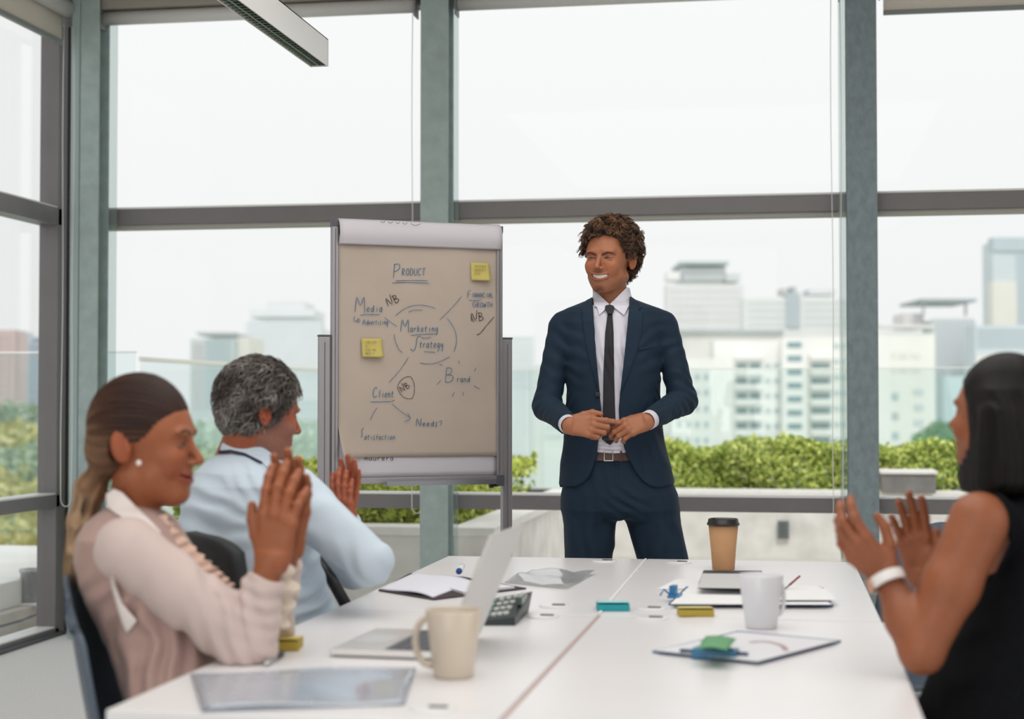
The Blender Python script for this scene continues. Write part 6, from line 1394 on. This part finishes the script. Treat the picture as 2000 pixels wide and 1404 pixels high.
    def sleeves(P, a=sh, b=el, c_=wr, ph=0):
        cu = c_ - (c_ - b) / np.linalg.norm(c_ - b) * .030
        ax = (c_ - b) / np.linalg.norm(c_ - b); d = smin(cone(P, a, b, .066 if ph == 0 else .050, .060 if ph == 0 else .050), smax(cone(P, b, cu + ax * .02, .060, .037), (P - cu) @ ax, .006), .03)
        d = d - folds(P, b + V3(-.02, 0, .02), (.9, 0, .3), .0070, .040, .10, ph) - folds(P, (a + b) / 2, (b - a) + V3(.1, 0, .25), .004, .06, .12, ph) - folds(P, (b + c_) / 2, V3(.3, 0, 1.0), .003, .03, .07)
        return smax(d, .7405 - P[:, 2], .004)
    l, h = bbox([sh, el, wr], .11); sl = sdf_obj('sleeve', sleeves, [(l, h, .0045)], M_slv, tp)
    l, h = bbox([sh2, el2, wr2], .11); sdf_obj('sleeve', lambda P: sleeves(P, sh2, el2, wr2, 2.0), [(l, h, .006)], M_slv, tp)
    # armhole drape: the cream lining where the sleeve leaves the top
    arm = lambda P: smin(loft(P, TR, 2.3) - .004, cone(P, sh, sh + (el - sh) * .35, .073, .070), .02)
    def drape(P): return smax(np.abs(arm(P) - .002) - .0035, cutpoly(P, [(211, 1095), (222, 1135), (240, 1180), (268, 1212), (256, 1228), (247, 1238), (237, 1215), (220, 1155)], D - .15), .003) 
    def drape2(P): return np.maximum(drape(P), P[:, 1] - (D - .05))
    l, h = bbox([KP(200, 1070, D - .25), KP(295, 1250, D - .1)], .03); sdf_obj('armhole_lining', drape2, [(l, h, .004)], M_col, tp)
    ring = lambda P: np.abs(loft(P, TR, 2.3) - .001) - .0045
    def collar(P):
        base = smin(loft(P, TR, 2.3), cone(P, nb + V3(-.012, 0, -.01), ho + (R @ V3(0, .03, -.10)) * s, .066, .058), .02)
        return smax(np.abs(base - .006) - .0045, cutpoly(P, [(208, 990), (206, 965), (222, 954), (240, 962), (262, 985), (290, 1012), (316, 1040), (300, 1046), (262, 1022), (232, 1008)], D - .05), .003) + 10 * np.clip(P[:, 1] - D, 0, 1)
    l, h = bbox([KP(200, 950, D - .2), KP(320, 1050, D + .2)], .04); sdf_obj('collar', collar, [(l, h, .004)], M_col, tp)
    # ruffle down the front and at the far cuff
    mb = MB(); A_, B_2 = [A3(KP(*p, D - .03)) for p in ((312, 1012), (345, 1052), (385, 1092), (420, 1122), (446, 1150))], 9
    for i in range(60):
        t = i / 59 * 3.999; a = int(t); p = A_[a] * (1 - (t - a)) + A_[a + 1] * (t - a); w = .012 + .004 * math.sin(i * 1.1); mb.add([p + V3(-.012, -.03, 0), p + V3(w, -.012 + .006 * math.sin(i * .9), .010)], [])
    mb.f = [(2 * i, 2 * i + 1, 2 * i + 3, 2 * i + 2) for i in range(59)]; mb.sm = [True] * 59; child_mb(mb, 'front_ruffle', mat('ruffle_pink', 'd9b9a8', .8), tp)
    def cuff2(P):
        d = chain(P, [A3(KP(548, 1092, 3.27)), A3(KP(553, 1150, 3.27)), A3(KP(545, 1208, 3.27))], [.018, .027, .022], .01); return smax(d - .007 * np.sin(P[:, 2] * 180 + noise(P, 20) * 3), .7405 - P[:, 2], .003)
    l, h = bbox([KP(545, 1080, 3.27), KP(555, 1240, 3.27)], .06); sdf_obj('cuff_ruffle', cuff2, [(l, h, .004)], mat('cream_ruffle', 'e0d2c2', .8, var=.05, vscale=40), tp)
    seated_legs(root, (KP(350, 785, D).x, D, .56), 2, mat('brown_skirt', '8d7068', .9, var=.04), mat('tan_shoe', '8a6a55', .5), 1.0)
    shell_chair((KP(310, 785, D).x + .095, D), 3, 'blue grey shell chair under the woman with the ponytail', w=.46, top=.905)
build_left_woman()

# ------------------------------------------------------------------ grey-haired man
def build_man():
    D = 4.05; g = np.random.default_rng(9)
    root = person_root('person', (KP(500, 785, D).x, D, 0), 'grey haired man in a light blue shirt seen from behind clapping')
    M_sh = mat('light_blue_shirt', 'c8d6e2', .8, var=.03, vscale=10, bump=.05, bscale=300); SK = 'a4583c'
    ho = A3(KP(511, 808, D)); s = .98; R = rot('Z', 118) @ rot('X', 8); head = head_field(ho, R, s, cy=.014, cr=.092)
    nb = A3(KP(468, 905, D + .0)); nk = lambda P: cone(P, ho + (R @ V3(0, .028, -.065)) * s, nb, .060, .066)
    sh, el, wr = A3(KP(572, 968, D - .13)), A3(KP(722, 1098, 3.86)), A3(KP(672, 1030, 4.10))
    sh2, wr2 = A3(KP(450, 965, D + .16)), A3(KP(678, 1008, 4.16)); el2 = A3(KP(690, 1110, 4.30))
    F1 = frame((-.12, .05, .98), (-.45, -.86, .1)); F2 = frame((.10, .05, .99), (.62, .75, -.1))
    h1 = hand_field(wr, F1, -1, curl=[(6, 10, 8)] * 4, spread=(5, 1, -3, -6), thumb=[(.046, .050, -.008), (.060, .076, -.008), (.070, .098, -.006)], s=.80)
    h2 = hand_field(wr2, F2, 1, curl=[(4, 8, 6)] * 4, spread=(9, 2, -6, -13), thumb=[(.044, .050, -.012), (.058, .074, -.014), (.066, .096, -.012)], s=.82)
    Vs, Qs, n = [], [], 0; b1, b2 = bbox([wr - V3(0, 0, .03), wr + F1[:, 1] * .15], .06), bbox([wr2 - V3(0, 0, .03), wr2 + F2[:, 1] * .15], .06)
    tor = rows(D, [(915, 420, 520, .09), (960, 400, 560, .11), (1050, 395, 570, .12), (1180, 470, 600, .12)])
    for f, b in ((lambda P: smin(head(P), nk(P), .02), (ho - .16, ho + .16, .0030)), (lambda P: smin(h1(P), cone(P, el, wr, .038, .024), .012), (*b1, .0026)), (lambda P: smin(h2(P), cone(P, el2, wr2, .038, .024), .012), (*b2, .0026)),
                 (lambda P: smin(smin(loft(P, tor), nk(P), .03), chain(P, [sh, el, wr], [.045, .038, .024]), .01), (np.array((ho[0] - .35, D - .35, .75)), np.array((ho[0] + .45, D + .3, ho[2] - .155)), .008))):
        V, Q = polygonize(f, *b); Vs.append(V); Qs.append(Q + n); n += len(V)
    V = np.concatenate(Vs).astype(np.float32); c = np.tile(np.array(srgb(SK), np.float32), (len(V), 1)) * (1 + .06 * noise(V, 30)[:, None]); hd = np.linalg.norm(V - ho, axis=1) < .16
    c[hd] = head_colors(V[hd], ho, R, SK, s=s, stubble=('7d6a60', ('beard', 'moustache'), .6), base=c[hd]); body = np_obj('body', V, np.concatenate(Qs), M_skin('ruddy'), root, c)
    eye_pair(ho, R, s, body); brows(ho, R, s, body, '6b625c', head)
    thr = [.068, .064, .050, .030, .020, .004, -.008, -.020, -.056, -.072, -.076]
    cap = hair_cap(ho, R, s, thr, .012, cy=.014, cr=.092, extra=.006, earcut=.029); lo, hi = ho - .15, ho + .15
    hc = sdf_obj('hair', lambda P: cap(P) - .0035 * noise(P, 60), [(lo, hi, .0035)], mat('hair_grey_base', '4a4541', .7, var=.3, vscale=120), root)
    Pn, G_ = surf_points(cap, lo, hi, 4200, g, .004); q = ((Pn - ho) @ R) / s
    keep = (q[:, 2] > np.interp(np.degrees(np.arctan2(np.abs(q[:, 0]), -q[:, 1])), AZ, thr) - .004) & ((G_ @ R)[:, 2] > -.8); Pn, G_, q = Pn[keep], G_[keep], q[keep]; N = len(Pn)
    dn = np.stack([.15 * g.normal(size=N), np.where(q[:, 2] > .06, .55, .25) + .25 * g.normal(size=N), -.6 + .25 * g.normal(size=N)], 1) @ R.T; dn = dn - G_ * (dn * G_).sum(1)[:, None]; dn /= np.linalg.norm(dn, axis=1)[:, None] + 1e-9
    ln_ = .022 + .014 * g.random(N); t = np.linspace(0, 1, 6)[None, :, None]; wv = np.cross(dn, G_)
    path = Pn[:, None, :] + dn[:, None, :] * ln_[:, None, None] * t + G_[:, None, :] * (.004 + .007 * np.sin(t * 2.6)) * (.6 + .8 * g.random(N))[:, None, None] + wv[:, None, :] * .004 * np.sin(t * 4 + g.random(N)[:, None, None] * 6)
    tn = np.clip(.5 + .45 * noise(Pn.astype(np.float32), 28) + .22 * g.normal(size=N) - .3 * np.clip(q[:, 2] / .09, 0, 1), 0, 1)
    strands(path, .0013, 'hair_locks', mat('hair_grey', (.2, .2, .2), .4, attr='tint', spec=.6), hc, 4, tones(None, ['3a302b', '5e5550', '8f8984', 'b9b4ae'], tn))
    TR = rows(D, [(878, 440, 512, .05), (888, 424, 530, .08), (902, 402, 556, .12), (920, 384, 580, .155), (945, 370, 600, .175), (985, 357, 612, .185), (1040, 350, 612, .185), (1100, 362, 625, .180), (1150, 392, 640, .170), (1200, 440, 662, .165), (1270, 470, 690, .165)])
    def shirt(P):
        d = loft(P, TR, 2.25); d = d - folds(P, A3(KP(390, 1010, D - .16)), (.2, 0, 1), .0045, .05, .12) - folds(P, A3(KP(520, 925, D - .12)), (.8, 0, .6), .0045, .030, .07) - folds(P, A3(KP(620, 1130, D - .1)), (.5, 0, -.9), .007, .045, .12) - .0015 * noise(P, 18)
        a = smin(cone(P, sh, el, .074, .054), cone(P, el, wr - (wr - el) * .12, .054, .036), .02); ax = (wr - el) / np.linalg.norm(wr - el); cut = (P - (wr - ax * .03)) @ ax
        a = np.where((P - el) @ ax > .05, np.maximum(a, cut), a); a = a - folds(P, sh * .6 + el * .4, (el - sh) * .5 + V3(0, .1, .25), .0030, .07, .12) - folds(P, el, (el - sh) + V3(0, 0, .25), .0040, .045, .08)
        b = smin(cone(P, sh2, el2, .066, .052), cone(P, el2, wr2 - (wr2 - el2) * .15, .052, .036), .02)
        return np.minimum(smin(d, a, .028), smin(d, b, .02))
    lo, hi = bbox([KP(345, 880, D), KP(700, 1270, D), el, wr, el2, wr2], .08); lo[1], hi[1] = 3.74, D + .36
    shi = sdf_obj('shirt', shirt, [(lo, hi, .0045)], M_sh, root)
    def collar(P):
        base = smin(loft(P, TR, 2.25), cone(P, nb + V3(.0, 0, -.02), nb + V3(.03, .01, .05), .078, .070), .015); return smax(np.abs(base - .004) - .004, cutpoly(P, [(432, 868), (440, 856), (470, 856), (505, 868), (530, 884), (542, 905), (546, 930), (532, 925), (512, 903), (475, 888), (430, 880)], D - .05), .003)
    l, h = bbox([KP(425, 850, D - .2), KP(550, 935, D + .15)], .04); sdf_obj('collar', collar, [(l, h, .003)], M_sh, shi)
    def band(P):
        base = smin(loft(P, TR, 2.25), cone(P, nb + V3(.0, 0, -.02), nb + V3(.03, .01, .05), .078, .070), .015); return smax(np.abs(base - .007) - .003, cutpoly(P, [(426, 880), (450, 878), (478, 884), (512, 901), (512, 905), (476, 889), (450, 883), (426, 885)], D - .05), .001)
    sdf_obj('collar_trim', lambda P: np.maximum(band(P), P[:, 1] - D), [(l, h, .0026)], mat('navy_trim', '1e2a44', .7), shi)
    seated_legs(root, (KP(560, 785, D).x, D + .02, .57), 28, mat('dark_trousers', '3a4350', .85, var=.04), mat('black_shoe', '1c1a1a', .4), 1.05)
    # dark office chair
    k = Vector((-.42, 3.86, 0)); e = empty('office_chair', tuple(RZ @ k), YAW + math.radians(28), label='black office chair under the grey haired man', cat='chair'); M_blk = mat('black_upholstery', '212226', .7, var=.06, vscale=10); M_bp = mat('black_plastic', '17171a', .4)
    MB().grid(lambda u, v: (-.30 - .035 * v - .0 + .035 * (2 * u - 1) ** 2, (u - .5) * .42 * (1 - .10 * v ** 3),   .58 + .375 * v - .03 * (2 * u - 1) ** 4 * v), 16, 14, thick=.035).obj('backrest', M_blk, e, local=True)
    MB().box((-.22, -.23, .42), (.24, .23, .49), bev=.03).obj('seat', M_blk, e, local=True)
    MB().tube([(-.33, 0, .62), (-.36, 0, .50), (-.25, 0, .41), (0, 0, .40)], .018, 10).obj('back_support', M_bp, e, local=True)
    for sy in (-1, 1):
        ar = MB().tube([(.0, sy * .25, .42), (.0, sy * .27, .62)], .014, 10).obj('armrest', M_bp, e, local=True); MB().box((-.14, sy * .27 - .03, .62), (.16, sy * .27 + .03, .65), bev=.01).obj('arm_pad', M_bp, ar, local=True)
    li = e.matrix_basis.inverted(); q0, q1, q2 = [Matrix.Rotation(-YAW - math.radians(28), 4, 'Z') @ (at(*p) - Vector(e.location)) for p in ((612, 1086, 4.22), (648, 1132, 4.20), (676, 1182, 4.16))]
    MB().tube([q0, q1, q2], .016, 10).obj('back_strut', M_bp, e, local=True)
    MB().tube([(0, 0, .41), (0, 0, .08)], .028, 14).obj('column', M_bp, e, local=True)
    for i in range(5):
        a = 2 * PI * i / 5; l_ = MB().tube([(0, 0, .10), (.30 * math.cos(a), .30 * math.sin(a), .065)], [.022, .015], 8).obj('base_arm', M_bp, e, local=True); MB().tube([(.30 * math.cos(a), .30 * math.sin(a) - .012, .03), (.30 * math.cos(a), .30 * math.sin(a) + .012, .03)], .03, 14).obj('caster', M_bp, l_, local=True)
build_man()

# ------------------------------------------------------------------ woman on the right
def build_right_woman():
    D = 3.15; g = np.random.default_rng(10)
    root = person_root('person', (KP(1960, 785, D).x, D, 0), 'clapping woman with straight black hair in a black sleeveless top at the right')
    SK = '925638'; M_blk = mat('black_sleeveless_top', '0d0e12', .9, var=.06, vscale=12, spec=.15)
    ho = A3(KP(1953, 813, D)); s = .93; R = rot('Z', -133) @ rot('X', -6); head = head_field(ho, R, s, female=True, smile=.6, mouth_open=.002, cy=.008, cr=.088)
    nb = A3(KP(1975, 950, D + .02)); nk = lambda P: cone(P, ho + (R @ V3(0, .02, -.07)) * s, nb, .050, .056)
    sh, el, wr = A3(KP(1912, 1018, D - .13)), A3(KP(1800, 1272, 2.99)), A3(KP(1732, 1128, 3.06))
    sh2, el2, wr2 = A3(KP(2010, 1020, D + .17)), A3(KP(1850, 1270, 3.34)), A3(KP(1802, 1128, 3.26))
    F1 = frame((-.66, .10, .74), (-.50, -.80, -.20)); F2 = frame((-.16, .02, .98), (.38, .90, .05))
    h1 = hand_field(wr, F1, 1, curl=[(8, 30, 20), (14, 34, 20), (22, 36, 20), (30, 36, 20)], spread=(10, 3, -2, -8), thumb=[(.046, .046, -.020), (.058, .076, -.030), (.060, .102, -.034)], s=.96)
    h2 = hand_field(wr2, F2, -1, curl=[(6, 12, 8), (6, 12, 8), (8, 14, 8), (12, 16, 8)], spread=(3, 0, -3, -7), thumb=[(.042, .046, -.018), (.050, .076, -.026), (.050, .100, -.028)], s=.93)
    arm = lambda P: smin(chain(P, [sh, (sh + el) * .5, el], [.056, .052, .041], .02), chain(P, [el, el * .55 + wr * .45, wr], [.040, .038, .0245], .02), .015)
    tor = rows(D, [(962, 1950, 2030, .07), (985, 1925, 2060, .12), (1010, 1915, 2080, .14), (1100, 1925, 2080, .13), (1250, 1880, 2070, .13)])
    chest = lambda P: smin(smin(loft(P, tor), nk(P), .03), arm(P), .03)
    Vs, Qs, n = [], [], 0; b1, b2 = bbox([wr, wr + F1[:, 1] * .16], .065), bbox([wr2 - V3(0, 0, .03), wr2 + F2[:, 1] * .16], .065)
    zt = float(ho[2]) - .15
    lo, hi = bbox([sh, el, wr, KP(2080, 1000, D)], .10); hi[1] = D + .2; hi[2] = zt
    for f, b in ((lambda P: smin(head(P), nk(P), .02), (ho - .15, ho + .15, .0032)), (lambda P: smin(h1(P), arm(P), .010), (*b1, .0028)), (lambda P: smin(h2(P), cone(P, el2, wr2, .036, .023), .012), (*b2, .0028)), (chest, (lo, hi, .0048)), (lambda P: cone(P, el2, wr2, .036, .023), (*bbox([el2, wr2 - V3(0, 0, .02)], .045), .005))):
        V, Q = polygonize(f, *b); Vs.append(V); Qs.append(Q + n); n += len(V)
    V = np.concatenate(Vs).astype(np.float32); c = np.tile(np.array(srgb(SK), np.float32), (len(V), 1)) * (1 + .05 * noise(V, 20)[:, None]); hd = np.linalg.norm(V - ho, axis=1) < .15
    c[hd] = head_colors(V[hd], ho, R, SK, s=s, lips='96483e', smile=.6, base=c[hd]); body = np_obj('body', V, np.concatenate(Qs), M_skin('bronze'), root, c)
    eye_pair(ho, R, s, body); brows(ho, R, s, body, '1c1412', head, .0026, .002)
    thr = [.066, .062, .050, .030, -.01, -.06, -.08, -.08, -.08, -.08, -.08]; cap = hair_cap(ho, R, s, thr, .013, cy=.010, cr=.090, extra=.006, earcut=0)
    HR = rows(D, [(732, 1925, 2030, .070, .01), (760, 1902, 2048, .098, .0), (800, 1890, 2058, .112, -.005), (900, 1886, 2062, .116, -.01), (940, 1884, 2056, .114, -.01), (962, 1888, 2040, .10, -.01)])
    def hair(P):
        q = ((P - ho) @ R) / s; d = smin(cap(P), loft(P, HR, 3.6), .02)
        return d - .0018 * np.sin(P[:, 0] * 420 + P[:, 1] * 300 + noise(P, 9) * 4) * np.clip((float(ho[2]) + .06 - P[:, 2]) / .08, 0, 1)
    lo, hi = bbox([ho + .13, ho - .13, KP(1960, 975, D)], .06)
    def hcl(V): return tones(V, ['080606', '130f10', '221a1a'], .4 + .5 * noise((V * np.array((3.5, 3.5, .35))).astype(np.float32), 18))
    hr = sdf_obj('hair', hair, [(lo, hi, .004)], mat('hair_black', (.02, .015, .015), .5, attr='tint', spec=.18), root, hcl)
    TR = rows(D, [(940, 1968, 2020, .04), (955, 1948, 2045, .075), (975, 1934, 2075, .12), (1000, 1926, 2090, .15), (1060, 1926, 2105, .160), (1140, 1900, 2112, .155), (1220, 1868, 2110, .150), (1300, 1836, 2105, .155), (1380, 1806, 2110, .175), (1450, 1790, 2120, .185)])
    def top(P):
        d = smin(loft(P, TR, 2.3) - .003, chain(P, [sh + V3(.02, .02, .0), sh + V3(-.01, 0, -.06)], [.058, .058]), .03); d = smax(d, -smax(arm(P) - .004, cutpoly(P, [(1900, 900), (1936, 940), (1958, 1000), (1974, 1060), (1944, 1120), (1908, 1138), (1840, 1200), (1780, 1100), (1850, 900)], D - .13), .003), .004)
        d = smax(d, -np.maximum(cutpoly(P, [(1700, 900), (1934, 940), (1956, 1000), (1972, 1060), (1944, 1118), (1905, 1130), (1800, 1130)], D - .10), P[:, 1] - (D + .02)), .004)
        return d - folds(P, A3(KP(1880, 1330, D - .15)), (.6, 0, -.8), .005, .05, .12)
    lo, hi = bbox([KP(1800, 945, D), KP(2110, 1450, D)], .06); lo[1], hi[1] = D - .22, D + .22
    sdf_obj('sleeveless_top', top, [(lo, hi, .0048)], M_blk, root)
    # watch on the near wrist
    ax = (wr - el) / np.linalg.norm(wr - el); wc = A3(KP(1728, 1122, 3.055)) - ax * .012
    def watch(P):
        q = P - wc; t = q @ ax; rr = np.linalg.norm(q - t[:, None] * ax, axis=1); return np.maximum(np.abs(rr - .0315) - .0035, np.abs(t) - .0105)
    l, h = bbox([wc], .05); e = empty('wristwatch', tuple(RZ @ Vector(wc)), YAW, label='white wristwatch on the near wrist of the black haired woman', cat='watch'); e['_o'] = [float(v) for v in wc]
    sdf_obj('strap', watch, [(l, h, .0028)], mat('white_strap', 'e8e4e2', .5), e)
    cs = np.array((-.80, -.25, -.55)); cs -= ax * (cs @ ax); cs /= np.linalg.norm(cs); mb = MB(); mb.tube([wc + cs * .030, wc + cs * .040], .014, 24); child_mb(mb, 'case', mat('rose_case', 'c79a84', .3, metal=.8), e)
    seated_legs(root, (KP(1940, 785, D).x, D, .56), 178, mat('black_skirt', '1a1b20', .9), mat('black_shoe', '1c1a1a', .4), .95)
    shell_chair((KP(1985, 785, D).x + .05, D - .02), 180, 'grey shell chair under the woman in black at the right edge', w=.46, top=.885)
build_right_woman()
shell_chair((1.04, 4.55), 205, 'dark grey shell chair behind the clapping hands of the woman in black', w=.44, top=.905)
